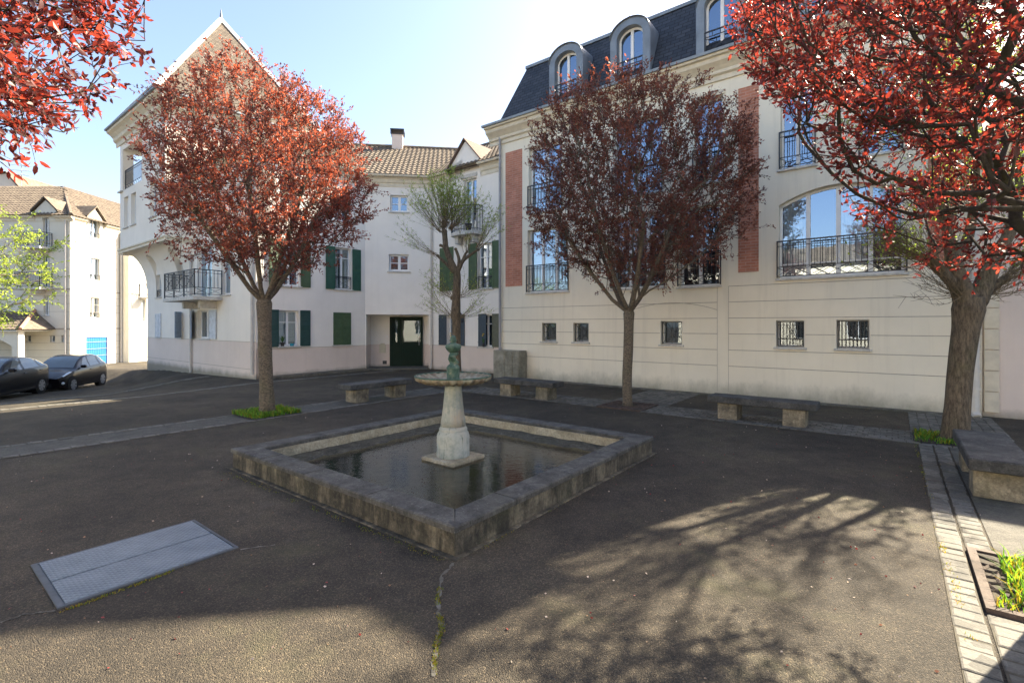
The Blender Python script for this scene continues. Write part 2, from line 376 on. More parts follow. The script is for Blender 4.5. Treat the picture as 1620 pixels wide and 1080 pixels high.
def platem():
    m,t,p,o=newmat('galvanised_tread_plate'); uv=N(t,'ShaderNodeTexCoord').outputs['UV']; v=pos(t)
    wv=N(t,'ShaderNodeTexWave'); wv.inputs['Scale'].default_value=9; wv.inputs['Distortion'].default_value=0
    mp=N(t,'ShaderNodeMapping'); mp.inputs['Rotation'].default_value=(0,0,0.7); t.links.new(uv,mp.inputs[0]); t.links.new(mp.outputs[0],wv.inputs['Vector'])
    w2=N(t,'ShaderNodeTexWave'); w2.inputs['Scale'].default_value=9; mp2=N(t,'ShaderNodeMapping'); mp2.inputs['Rotation'].default_value=(0,0,-0.7); t.links.new(uv,mp2.inputs[0]); t.links.new(mp2.outputs[0],w2.inputs['Vector'])
    h=mth(t,'MAXIMUM',wv.outputs['Fac'],w2.outputs['Fac'])
    c=ramp(t,noise(t,v,4,5,0.7),[(0.3,(0.12,0.155,0.19)),(0.7,(0.20,0.245,0.29))])
    t.links.new(c,p.inputs['Base Color']); p.inputs['Metallic'].default_value=0.25; p.inputs['Roughness'].default_value=0.5
    bump(t,p,h,0.8,0.012); return m
M['plate']=platem()
M['frame_steel']=simple('worn_frame_steel',(0.07,0.08,0.09),0.6,0.3,9)
M['rust']=simple('rusty_iron',(0.075,0.052,0.04),0.85,0.4,14,bmp=0.4)
M['soil']=simple('dark_soil',(0.04,0.032,0.022),0.95,0.4,18,bmp=0.8,bs=40)
M['paint_black']=simple('black_car_paint',(0.004,0.005,0.009),0.35,0.1,2,spec=0.15)
M['paint_aub']=simple('dark_aubergine_car_paint',(0.006,0.004,0.006),0.35,0.1,2,spec=0.15)
for k in ('paint_black','paint_aub'):
    for n in M[k].node_tree.nodes:
        if n.type=='BSDF_PRINCIPLED': n.inputs['Coat Weight'].default_value=0.5; n.inputs['Coat Roughness'].default_value=0.05
M['carglass']=simple('dark_car_glass',(0.10,0.12,0.13),0.05,0.1,2,spec=1.0)
M['tyre']=simple('tyre_rubber',(0.012,0.012,0.012),0.9,0.2,20)
M['rim']=simple('silver_wheel_trim',(0.45,0.46,0.48),0.35,0.1,10,metal=0.6)
M['lampglass']=simple('headlight_lens',(0.62,0.66,0.70),0.12,0.2,14,spec=0.8)
M['redlens']=simple('tail_light_red',(0.35,0.02,0.015),0.2,0.1,10)
M['blue']=simple('bright_blue_paint',(0.008,0.13,0.45),0.5,0.06,4)
M['door_green']=simple('dark_green_door_paint',(0.006,0.020,0.013),0.5,0.15,4,spec=0.12)
M['chrome']=simple('brushed_metal',(0.5,0.5,0.5),0.3,0.1,20,metal=0.8)
M['pipe']=simple('beige_pipe',(0.50,0.47,0.43),0.6,0.10,4)
M['pipe_grey']=simple('grey_zinc_pipe',(0.30,0.30,0.31),0.55,0.15,4)
M['orange_tile']=simple('terracotta_ridge',(0.40,0.22,0.14),0.85,0.2,9)
M['verge']=simple('brown_verge_tile',(0.13,0.085,0.07),0.85,0.2,9)
M['pipe_white']=simple('cream_white_pipe',(0.60,0.57,0.51),0.6,0.08,5)
M['red_pot']=simple('red_plastic_pot',(0.42,0.03,0.03),0.5,0.1,9)
M['black_pot']=simple('black_plastic_pot',(0.02,0.02,0.022),0.5,0.1,9)
M['blue_pot']=simple('turquoise_pot',(0.03,0.30,0.42),0.5,0.1,9)
M['yellow']=simple('yellow_petal',(0.75,0.50,0.02),0.6,0.1,9)
M['pinkp']=simple('pale_pink_petal',(0.72,0.52,0.50),0.6,0.1,9)
M['plantleaf']=simple('pot_plant_leaf',(0.05,0.13,0.03),0.6,0.3,30)
M['mailbox']=simple('cream_metal_box',(0.52,0.48,0.36),0.5,0.05,9)
M['cobweb']=simple('mud',(0.1,0.09,0.07),0.9,0.2,9)

# ---------------------------------------------------------------- ground
def axis(lo,hi,fine0,fine1,step,nf):
    a=list(np.arange(fine0,fine1+1e-6,step))
    l_=[fine0-(fine0-lo)*((i/nf)**2.2) for i in range(nf,0,-1)]; h_=[fine1+(hi-fine1)*((i/nf)**2.2) for i in range(1,nf+1)]
    return l_+a+h_
xs=axis(-700,700,-34,14,0.5,14); ys=axis(-300,900,-2,42,0.5,14)
mb=MB(); nx=len(xs); vs=[(x,y,gz(x,y)) for y in ys for x in xs]
fs=[(j*nx+i,j*nx+i+1,(j+1)*nx+i+1,(j+1)*nx+i) for j in range(len(ys)-1) for i in range(nx-1)]
mb.add(vs,fs); tag(mb.build('ground',M['asphalt'],smooth=True),kind='structure')

def setts(name,a0,a1,b0,b1,la,lb,gap=0.012,h=0.02,along='b',jit=0.006,zj=0.004,stag=True,bed=True):
    """stones laid between site coordinates a0..a1, b0..b1; la/lb stone sizes"""
    m=MB()
    if bed:
        n=max(1,int(max(a1-a0,b1-b0)/0.5)); ia=n if (a1-a0)>(b1-b0) else 1; ib=n if ia==1 else 1
        for i in range(ia):
            for j in range(ib):
                q=[]
                for (u,v) in ((i,j),(i+1,j),(i+1,j+1),(i,j+1)):
                    x,y=AB(a0+(a1-a0)*u/ia,b0+(b1-b0)*v/ib); q.append((x,y,gz(x,y)+0.005))
                m.quad(*q,m=1)
    na=max(1,round((a1-a0)/la)); nb=max(1,round((b1-b0)/lb)); da=(a1-a0)/na; db=(b1-b0)/nb
    for i in range(na):
        for j in range(nb):
            so_=0
            if stag:
                if along=='b' and i%2: so_=db*0.5
                if along=='a' and j%2: so_=da*0.5
            ca=a0+(i+0.5)*da+(so_ if along=='a' else 0); cb=b0+(j+0.5)*db+(so_ if along=='b' else 0)
            if ca>a1+0.02 or cb>b1+0.02: continue
            x,y=AB(ca,cb); z=gz(x,y)+random.uniform(-zj,zj)
            ha=da/2-gap/2+random.uniform(-jit,jit); hb=db/2-gap/2+random.uniform(-jit,jit)
            r=random.uniform(-0.03,0.03); bv=min(ha,hb)*0.16
            tx,ty=random.uniform(-0.015,0.015),random.uniform(-0.015,0.015)
            def T(p,q_,zz):
                aa=ca+p*math.cos(r)-q_*math.sin(r); bb=cb+p*math.sin(r)+q_*math.cos(r); X,Y=AB(aa,bb); return (X,Y,z+zz+p*tx+q_*ty)
            o_=[T(-ha,-hb,-0.01),T(ha,-hb,-0.01),T(ha,hb,-0.01),T(-ha,hb,-0.01)]
            mid=[T(-ha,-hb,h-0.005),T(ha,-hb,h-0.005),T(ha,hb,h-0.005),T(-ha,hb,h-0.005)]
            top=[T(-ha+bv,-hb+bv,h),T(ha-bv,-hb+bv,h),T(ha-bv,hb-bv,h),T(-ha+bv,hb-bv,h)]
            fs=[(0,1,5,4),(1,2,6,5),(2,3,7,6),(3,0,4,7),(4,5,9,8),(5,6,10,9),(6,7,11,10),(7,4,8,11),(8,9,10,11)]
            m.add(o_+mid+top,fs,0)
    return tag(m.build(name,[M['sett'],M['joint_dust']],fix=False),kind='structure')
# the tree grid of the square: strips of setts
setts('path',9.72,9.86,-3.5,9.9,0.14,0.18,stag=False,h=0.014)
setts('path',10.58,10.72,-3.5,9.9,0.14,0.18,stag=False,h=0.014)
setts('path',-1.4,9.8,9.92,10.06,0.18,0.14,along='a',stag=False,h=0.014)
setts('path',-1.4,9.8,10.86,11.0,0.18,0.14,along='a',stag=False,h=0.014)
def sheet(name,a0,a1,b0,b1,z,mat,kind='structure',n=1):
    m=MB(); na=max(1,int((a1-a0)/0.6)); nb=max(1,int((b1-b0)/0.6))
    for i in range(na):
        for j in range(nb):
            q=[]
            for u,v in ((i,j),(i+1,j),(i+1,j+1),(i,j+1)):
                x,y=AB(a0+(a1-a0)*u/na,b0+(b1-b0)*v/nb); q.append((x,y,gz(x,y)+z))
            m.quad(*q)
    return tag(m.build(name,mat,fix=False),kind=kind)
M['strip']=concm('gritty_grey_paving',(0.115,0.108,0.09),(0.06,0.057,0.048),0.4,s=5)
sheet('paving',9.86,10.58,-3.5,9.9,0.006,M['strip'])
setts('path',-1.4,9.8,10.07,10.85,0.16,0.13,along='a',h=0.010)
# sett patches running back to the house walls beside the trees
setts('path',4.1,5.5,11.02,13.55,0.15,0.13,h=0.010)
setts('path',-1.5,-0.2,11.02,13.55,0.15,0.13,h=0.010)
# right strip: double row of setts towards the camera
setts('path',-0.445,-0.28,1.2,9.9,0.165,0.125,stag=False,h=0.011,gap=0.009)
setts('path',-0.625,-0.46,5.54,9.9,0.165,0.13,stag=False,h=0.010,gap=0.009)
setts('path',-0.625,-0.46,1.2,4.34,0.165,0.13,stag=False,h=0.010,gap=0.009)
sheet('paving',-3.6,-0.64,5.54,9.9,0.006,M['strip'])
setts('path',-3.6,-0.64,2.0,4.34,0.17,0.14,h=0.010,gap=0.009)
setts('path',-3.6,-1.62,4.36,5.53,0.17,0.14,h=0.010,gap=0.009)
# gutters and kerb ledge at the far houses
setts('gutter',16.1,16.4,-2,13.0,0.15,0.16,stag=False,h=0.014)
setts('gutter',20.4,20.75,-2,7.7,0.17,0.16,stag=False,h=0.014)
m=MB(); fr=Fr(AB(17.52,8.0),B)
m.box(fr,0.15,4.4,-0.1,0.055,0.0,0.42); tag(m.build('pavement',M['kerb'],bev=0.01),kind='structure')
m=MB(); fr=Fr(AB(11.17,13.6),mA); m.box(fr,0.0,12.5,-0.1,0.03,0.0,0.22); tag(m.build('pavement',M['kerb'],bev=0.01),kind='structure')

# ---------------------------------------------------------------- building helpers
def wall(m,fr,W0,W1,z0,z1,ops,dep=0.3,mi=0,dark=1,d=0.0):
    """ops: dict(s0,s1,z0,z1,arch=rise,dep=,back=material slot or None)"""
    ss=sorted(set([W0,W1]+[o['s0'] for o in ops]+[o['s1'] for o in ops])); zs=sorted(set([z0,z1]+[o['z0'] for o in ops]+[o['z1'] for o in ops]))
    ss=[s for s in ss if W0<=s<=W1]; zs=[z for z in zs if z0<=z<=z1]
    for i in range(len(ss)-1):
        for j in range(len(zs)-1):
            cs=(ss[i]+ss[i+1])/2; cz=(zs[j]+zs[j+1])/2
            if any(o['s0']<cs<o['s1'] and o['z0']<cz<o['z1'] for o in ops): continue
            m.quad(fr.P(ss[i],zs[j],d),fr.P(ss[i+1],zs[j],d),fr.P(ss[i+1],zs[j+1],d),fr.P(ss[i],zs[j+1],d),mi)
    for o in ops:
        a,b,c,e=o['s0'],o['s1'],o['z0'],o['z1']; D=o.get('dep',dep); r=o.get('arch',0.0)
        zz=e-r if r else e
        m.quad(fr.P(a,c,d),fr.P(a,zz,d),fr.P(a,zz,d-D),fr.P(a,c,d-D),mi); m.quad(fr.P(b,c,d),fr.P(b,zz,d),fr.P(b,zz,d-D),fr.P(b,c,d-D),mi)
        m.quad(fr.P(a,c,d),fr.P(b,c,d),fr.P(b,c,d-D),fr.P(a,c,d-D),mi)
        if not r: m.quad(fr.P(a,e,d),fr.P(b,e,d),fr.P(b,e,d-D),fr.P(a,e,d-D),mi)
        else:
            n=12; pts=[]
            for k in range(n+1):
                u=-1+2*k/n; pts.append((a+(b-a)*k/n, zz+r*(1-u*u)))
            for k in range(n):
                (s_,q),(s2,q2)=pts[k],pts[k+1]
                m.quad(fr.P(s_,q,d),fr.P(s2,q2,d),fr.P(s2,e+1e-4,d),fr.P(s_,e+1e-4,d),mi)
                m.quad(fr.P(s_,q,d),fr.P(s2,q2,d),fr.P(s2,q2,d-D),fr.P(s_,q,d-D),mi)
        if dark is not None and not o.get('noback'):
            bk=o.get('back',dark); m.quad(fr.P(a,c,d-D),fr.P(b,c,d-D),fr.P(b,e,d-D),fr.P(a,e,d-D),bk)
def window(par,fr,o,d=-0.14,cols=2,rows=1,fw=0.055,mat=None,sill=True,curtain=None,label=None,base=0.0,transom=None,sillw=0.07,glass='glass'):
    """window part: frame, with pane / sill / curtain sub-parts"""
    a,b,c,e=o['s0'],o['s1'],o['z0'],o['z1']; r=o.get('arch',0.0); mat=mat or M['pvc']; zz=e-r; d+=base
    m=MB()
    def top(s):
        if not r: return e
        u=-1+2*(s-a)/(b-a); return zz+r*(1-u*u)
    g=0.004
    m.box(fr,a+g,a+fw,c+g,zz-g if r else e-g,d-0.05,d); m.box(fr,b-fw,b-g,c+g,zz-g if r else e-g,d-0.05,d)
    m.box(fr,a+fw,b-fw,c+g,c+fw*1.2,d-0.05,d-0.002)
    if not r: m.box(fr,a+fw,b-fw,e-fw,e-g,d-0.05,d-0.002)
    else:
        n=10
        for k in range(n):
            s0=a+(b-a)*k/n; s1=a+(b-a)*(k+1)/n
            P_=[(s0,top(s0)-fw*1.1),(s1,top(s1)-fw*1.1),(s1,top(s1)-g),(s0,top(s0)-g)]
            m.add([fr.P(s_,z_,d) for s_,z_ in P_]+[fr.P(s_,z_,d-0.05) for s_,z_ in P_],[(0,1,2,3),(0,4,5,1),(3,2,6,7)])
    ww=fw*1.5
    for k in range(1,cols):
        s_=a+(b-a)*k/cols; m.box(fr,s_-ww/2,s_+ww/2,c+fw,top(s_)-fw,d-0.045,d+0.004)
    zt=[]
    if transom: zt=[transom]
    elif rows>1: zt=[c+(e-c)*k/rows for k in range(1,rows)]
    for z_ in zt: m.box(fr,a+fw,b-fw,z_-0.015,z_+0.015,d-0.035,d+0.001)
    w_=m.build('window',mat,par)
    if label: w_['label']=label
    m=MB()
    if r:
        n=12; P_=[fr.P(a+fw*0.5,c+fw*0.5,d-0.03),fr.P(b-fw*0.5,c+fw*0.5,d-0.03)]+[fr.P(a+(b-a)*k/n,top(a+(b-a)*k/n)-fw*0.5,d-0.03) for k in range(n,-1,-1)]
        m.poly(P_)
    else: m.quad(fr.P(a+fw*0.5,c+fw*0.5,d-0.03),fr.P(b-fw*0.5,c+fw*0.5,d-0.03),fr.P(b-fw*0.5,e-fw*0.5,d-0.03),fr.P(a+fw*0.5,e-fw*0.5,d-0.03))
    m.build('pane',M[glass],w_,fix=False)
    if sill:
        m=MB(); m.box(fr,a-sillw,b+sillw,c-0.055,c-0.002,d+0.004,base+0.06); m.build('sill',M['sill'] if mat is M['pvc'] else M['sill'],w_,bev=0.006)
    if curtain:
        for (f0,f1,cm) in curtain:
            m=MB(); n=max(4,int((f1-f0)*(b-a)/0.035)); pts=[]
            for k in range(n+1):
                s_=a+(b-a)*(f0+(f1-f0)*k/n); pts.append((s_,d-0.09-0.02*(k%2)))
            for k in range(n):
                (s0,d0),(s1,d1)=pts[k],pts[k+1]
                m.quad(fr.P(s0,c+0.03,d0),fr.P(s1,c+0.03,d1),fr.P(s1,min(top(s1),top(s0))-0.03,d1),fr.P(s0,min(top(s0),top(s1))-0.03,d0))
            m.build('curtain',M[cm],w_,fix=False)
    return w_
def rail(m,fr,s0,s1,z0,z1,d=0.03,step=0.11,cross=0.22,t=0.018,xs_=True):
    m.box(fr,s0,s1,z1-0.03,z1,d-0.018,d+0.018)
    m.box(fr,s0,s1,z0,z0+t,d-t/2,d+t/2)
    zc=z0+cross
    m.box(fr,s0,s1,zc,zc+t,d-t/2,d+t/2)
    if z1-zc>0.5: m.box(fr,s0,s1,z1-0.14,z1-0.14+t*0.8,d-t/2,d+t/2)
    n=max(1,round((s1-s0)/step))
    for k in range(n+1):
        s_=s0+(s1-s0)*k/n; m.box(fr,s_-t*0.4,s_+t*0.4,zc,z1-0.02,d-t*0.4,d+t*0.4)
    for s_ in (s0,s1): m.box(fr,s_-t*0.8,s_+t*0.8,z0-0.02,z1,d-t*0.8,d+t*0.8)
    if xs_:
        n=max(1,round((s1-s0)/(cross*1.5)))
        for k in range(n):
            a=s0+(s1-s0)*k/n; b=s0+(s1-s0)*(k+1)/n
            m.bar(fr.P(a,z0+t,d),fr.P(b,zc,d),t*0.7); m.bar(fr.P(a,zc,d),fr.P(b,z0+t,d),t*0.7)
def shutter(par,fr,s0,s1,z0,z1,mat,d=0.02,split=False,label=None,ang=None):
    m=MB()
    f2=fr
    def leaf(a,b,ff):
        m.box(ff,a,b,z0,z1,d,d+0.022)
        m.box(ff,a,a+0.05,z0,z1,d+0.022,d+0.036); m.box(ff,b-0.05,b,z0,z1,d+0.022,d+0.036)
        for z_ in (z0,(z0+z1)/2-0.03,z1-0.07): m.box(ff,a+0.05,b-0.05,z_,z_+0.07,d+0.0225,d+0.035)
        n=int((z1-z0-0.2)/0.055)
        for k in range(n):
            z_=z0+0.09+k*(z1-z0-0.18)/n
            if abs(z_-((z0+z1)/2))<0.06: continue
            m.add([ff.P(a+0.05,z_,d+0.034),ff.P(b-0.05,z_,d+0.034),ff.P(b-0.05,z_+0.035,d+0.022),ff.P(a+0.05,z_+0.035,d+0.022)],[(0,1,2,3)])
        for z_ in (z0+0.15,z1-0.2): m.box(ff,a-0.02,a+0.16,z_,z_+0.02,d+0.0365,d+0.042)
    if ang is not None:
        p=fr.P(s0,0,0.0); c_,s_=math.cos(ang),math.sin(ang)
        u=(fr.u[0]*c_+fr.n[0]*s_, fr.u[1]*c_+fr.n[1]*s_); ff=Fr((p[0],p[1]),u); leaf(0,s1-s0,ff)
    elif split: leaf(s0,(s0+s1)/2-0.004,fr); leaf((s0+s1)/2+0.004,s1,fr)
    else: leaf(s0,s1,fr)
    o=m.build('shutter',mat,par)
    if label: o['label']=label
    return o
def downpipe(par,fr,s,z0,z1,d=0.08,r=0.045,mat=None,clips=(1.0,3.2,5.4,7.4),shoe=True):
    m=MB(); pts=[fr.P(s,z1,d),fr.P(s,z0+0.12,d)]
    if shoe: pts.append(fr.P(s+0.03,z0+0.02,d+0.1))
    m.tube(pts,r,10)
    for z_ in clips:
        if z0<z_<z1: m.tube([fr.P(s,z_,d),fr.P(s,z_+0.04,d)],r*1.25,10)
    m.build('downpipe',mat or M['pipe'],par,smooth=False)
def tileplane(m,o,u,v,poly,pitch=0.21,row=0.33,amp=0.035,mi=0):
    """pantile sheet: o origin, u along eave, v up the slope (unit vectors), poly in (a,b)"""
    o=Vector(o);u=Vector(u).normalized();v=Vector(v).normalized();n=u.cross(v).normalized()
    if n.z<0: n=-n
    a0=min(p[0] for p in poly);a1=max(p[0] for p in poly);b0=min(p[1] for p in poly);b1=max(p[1] for p in poly)
    def inside(x,y):
        c=False;k=len(poly)
        for i in range(k):
            x1,y1=poly[i];x2,y2=poly[(i+1)%k]
            if (y1>y)!=(y2>y) and x<(x2-x1)*(y-y1)/(y2-y1)+x1: c=not c
        return c
    nr=int(math.ceil((b1-b0)/row)); nc=int(math.ceil((a1-a0)/pitch)); sub=4
    for j in range(nr):
        for i in range(nc):
            for k in range(sub):
                x0=a0+(i+k/sub)*pitch;x1=a0+(i+(k+1)/sub)*pitch;y0=b0+j*row;y1=y0+row
                if not inside((x0+x1)/2,(y0+y1)/2): continue
                h0=amp*(0.5-0.5*math.cos(2*math.pi*(k/sub)));h1=amp*(0.5-0.5*math.cos(2*math.pi*((k+1)/sub)))
                q=[o+u*x0+v*y0+n*(h0+0.035),o+u*x1+v*y0+n*(h1+0.035),o+u*x1+v*(y1+0.02)+n*(h1+0.003),o+u*x0+v*(y1+0.02)+n*(h0+0.003)]
                m.quad(*q,m=mi)
                m.quad(o+u*x0+v*y0+n*(h0),o+u*x1+v*y0+n*(h1),q[1],q[0],m=mi)
def plane_quad(m,pts,mi=0): m.poly(pts,mi)

# ================================================================= MANSARD BUILDING (right)
RO=AB(11.177,13.6); R=Fr(RO,mA)
bR=empty('apartment_building',(RO[0],RO[1],0),'cream building with dark slate mansard roof, arched dormers and red brick panels','building')
RW=12.55; ZC=8.30
def op(s0,s1,z0,z1,**k): return dict(s0=s0,s1=s1,z0=z0,z1=z1,**k)
slit=[op(1.84,2.41,1.31,1.92),op(3.06,3.61,1.31,1.92),op(5.92,6.53,1.30,1.96),op(8.85,9.46,1.31,1.96),op(10.10,10.72,1.31,1.97)]
f1=[op(1.25,2.85,2.95,5.08),op(4.42,6.02,2.93,5.08),op(6.45,7.52,2.90,5.06),op(8.91,11.34,2.99,5.12,arch=0.33)]
f2=[op(1.30,2.10,5.66,7.88),op(2.30,2.62,20,21),op(4.45,5.95,5.66,7.88),op(6.85,7.60,5.66,7.92),op(8.95,9.66,5.66,7.62),op(10.55,11.28,5.66,7.62)]
f2=[o for o in f2 if o['z0']<15]; f2[0]['s1']=2.62
m=MB(); ops=slit+f1+f2
wall(m,R,0,RW,-0.4,ZC,ops,0.42)
# body: left side, right side, back
dp=9.5
m.quad(R.P(0,-0.4),R.P(0,ZC),R.P(0,ZC,-dp),R.P(0,-0.4,-dp)); m.quad(R.P(RW,-0.4),R.P(RW,ZC),R.P(RW,ZC,-dp),R.P(RW,-0.4,-dp)); m.quad(R.P(0,-0.4,-dp),R.P(RW,-0.4,-dp),R.P(RW,ZC,-dp),R.P(0,ZC,-dp))
m.build('wall',[M['cream'],M['dark']],bR,fix=False)
# horizontal joints, panel outlines and flat pilaster
m=MB()
def jline(z,a,b,cut):
    seg=[(a,b)]
    for o in cut:
        if o['z0']-0.06<z<o['z1']+0.01:
            ns=[]
            for (p,q) in seg:
                if o['s1']<=p or o['s0']>=q: ns.append((p,q)); continue
                if o['s0']>p: ns.append((p,o['s0']-0.02))
                if o['s1']<q: ns.append((o['s1']+0.02,q))
            seg=ns
    for p,q in seg: m.box(R,p,q,z-0.008,z+0.008,-0.002,0.0025)
for z in (0.78,1.20,1.62,2.03,2.45): jline(z,0.12,7.46,slit); jline(z,7.74,RW-0.42,slit)
jline(2.86,7.74,RW-0.42,[])
m.box(R,7.455,7.465,0.1,2.86,-0.002,0.0025); m.box(R,7.735,7.745,0.1,2.86,-0.002,0.0025); m.box(R,RW-0.425,RW-0.415,0.1,2.86,-0.002,0.0025)
n=14
for k in range(n):
    u0=-1+2*k/n;u1=-1+2*(k+1)/n; s0=6.2+u0*1.26;s1=6.2+u1*1.26
    m.bar(R.P(s0,2.25+0.22*(1-u0*u0),0.001),R.P(s1,2.25+0.22*(1-u1*u1),0.001),0.012)
m.build('joints',M['joint'],bR)
m=MB()
for k in range(7):
    m.box(R,RW-0.34,RW-0.012,0.06+k*0.42,0.06+k*0.42+0.405,0.0,0.022)
m.build('quoins',M['stone'],bR,bev=0.006)
for (a,b,lab) in ((0.29,1.02,None),(7.98,8.46,None),(11.72,12.16,None)):
    m=MB(); m.box(R,a,b,3.20,7.93,-0.02,0.012); m.build('brick_panel',M['brick'],bR,uv=uvf(R))
# windows
for o in slit:
    w_=window(bR,R,o,d=-0.20,cols=1,fw=0.04,mat=M['pvc'],sillw=0.05,glass='glass_slit')
    m=MB(); a,b,c,e=o['s0']+0.02,o['s1']-0.02,o['z0']+0.02,o['z1']-0.02; dd=-0.08
    m.box(R,a,b,c,c+0.02,dd-0.01,dd+0.01); m.box(R,a,b,e-0.02,e,dd-0.01,dd+0.01); m.box(R,a,a+0.02,c+0.02,e-0.02,dd-0.01,dd+0.01); m.box(R,b-0.02,b,c+0.02,e-0.02,dd-0.01,dd+0.01)
    if o['s0']<8:
        m.bar(R.P(a,c,dd),R.P(b,e,dd),0.014); m.bar(R.P(a,e,dd),R.P(b,c,dd),0.014)
        mx_=(a+b)/2;mz=(c+e)/2;m.box(R,mx_-0.006,mx_+0.006,c,e,dd-0.006,dd+0.006);m.box(R,a,b,mz-0.006,mz+0.006,dd-0.007,dd+0.007)
        q=0.13
        for (p0,p1) in (((-q,-q),(q,-q)),((q,-q),(q,q)),((q,q),(-q,q)),((-q,q),(-q,-q))): m.bar(R.P(mx_+p0[0],mz+p0[1],dd),R.P(mx_+p1[0],mz+p1[1],dd),0.012)
    else:
        for k in range(1,8):
            s_=a+(b-a)*k/8; m.box(R,s_-0.007,s_+0.007,c,e,dd-0.007,dd+0.007)
        m.box(R,a,b,c+0.17,c+0.19,dd-0.009,dd+0.009); m.box(R,a,b,e-0.1,e-0.085,dd-0.009,dd+0.009)
        mx_=(a+b)/2; m.bar(R.P(mx_-0.09,c+0.19,dd+0.01),R.P(mx_+0.09,e-0.1,dd+0.01),0.012); m.bar(R.P(mx_+0.09,c+0.19,dd+0.01),R.P(mx_-0.09,e-0.1,dd+0.01),0.012)
    m.build('grille',M['iron'],w_)
cur1=[(0.0,0.25,'curtain')]
for o in f1:
    big=o.get('arch',0)>0
    w_=window(bR,R,o,d=-0.16,cols=4 if big else (3 if o['s1']-o['s0']>1.3 else 2),fw=0.06,curtain=[(0.03,0.22,'curtain'),(0.52,0.72,'curtain')] if big else ([(0.05,0.35,'curtain')] if o['s0']<3 else None),transom=(o['z0']+0.35) if big else None)
    m=MB(); rail(m,R,o['s0']-0.03,o['s1']+0.03,o['z0']+0.04,o['z0']+0.92,0.03,0.115,0.23); m.build('railing',M['iron'],w_)
for o in f2:
    w_=window(bR,R,o,d=-0.16,cols=2,fw=0.055,curtain=[(0.05,0.4,'curtain')] if o['s0']<2 else None,transom=o['z0']+1.75 if o['s0']<2 else None)
    m=MB(); rail(m,R,o['s0']-0.02,o['s1']+0.02,o['z0']+0.04,o['z0']+0.92,0.03,0.115,0.23); m.build('railing',M['iron'],w_)
    m=MB(); m.box(R,o['s0']-0.06,o['s1']+0.06,o['z1']+0.002,o['z1']+0.12,-0.01,0.03); m.build('lintel',M['stone'],w_)
# cornice: returns on both ends
prof=[(0,8.28),(0.05,8.28),(0.05,8.40),(0.12,8.44),(0.12,8.52),(0.20,8.60),(0.30,8.68),(0.32,8.78),(0.40,8.80),(0.40,8.90),(0,8.90)]
m=MB(); m.prism(R,prof,-0.40,RW+0.35); LS=Fr((R.P(0,0,0)[0],R.P(0,0,0)[1]),mB)  # left return
RB=Fr(R.P(0,0,-4.0)[:2],(R.n[0],R.n[1])); m.prism(RB,[(d,z+0.001) for d,z in prof],0,4.0); 
m.build('cornice',M['stone'],bR)
m=MB(); m.prism(R,[(0.385,8.86),(0.46,8.86),(0.47,8.93),(0.36,8.945),(0.36,8.905)],-0.46,RW+0.4); m.build('gutter',M['zinc'],bR)
# mansard: steep slate faces
zt=11.25; e0=0.12; top=-0.95
m=MB(); fL=[R.P(-0.02,8.9,e0),R.P(RW+0.02,8.9,e0),R.P(RW-0.85,zt,top),R.P(0.55,zt,top)]
m.poly(fL); m.build('mansard_front',M['slate'],bR,uv=uvf(R))
m=MB(); m.poly([R.P(-0.02,8.9,e0),R.P(0.55,zt,top),R.P(0.55,zt,-dp+1),R.P(-0.02,8.9,-dp)]); m.poly([R.P(RW+0.02,8.9,e0),R.P(RW-0.85,zt,top),R.P(RW-0.85,zt,-dp+1),R.P(RW+0.02,8.9,-dp)]); m.poly([R.P(-0.02,8.9,-dp),R.P(RW,8.9,-dp),R.P(RW-0.85,zt,-dp+1),R.P(0.55,zt,-dp+1)])
fs_=Fr(R.o,B); m.build('mansard_side',M['slate'],bR,uv=uvf(fs_))
m=MB(); m.add([R.P(0.55,zt,top),R.P(RW-0.85,zt,top),R.P(RW-0.85,zt,-dp+1),R.P(0.55,zt,-dp+1),R.P(2.5,zt+0.5,-dp/2),R.P(RW-2.5,zt+0.5,-dp/2)],[(0,1,5,4),(1,2,5),(2,3,4,5),(3,0,4)])
m.box(R,0.50,RW-0.80,zt-0.05,zt+0.05,top-0.05,top+0.06); m.build('roof_flat',M['zinc'],bR)
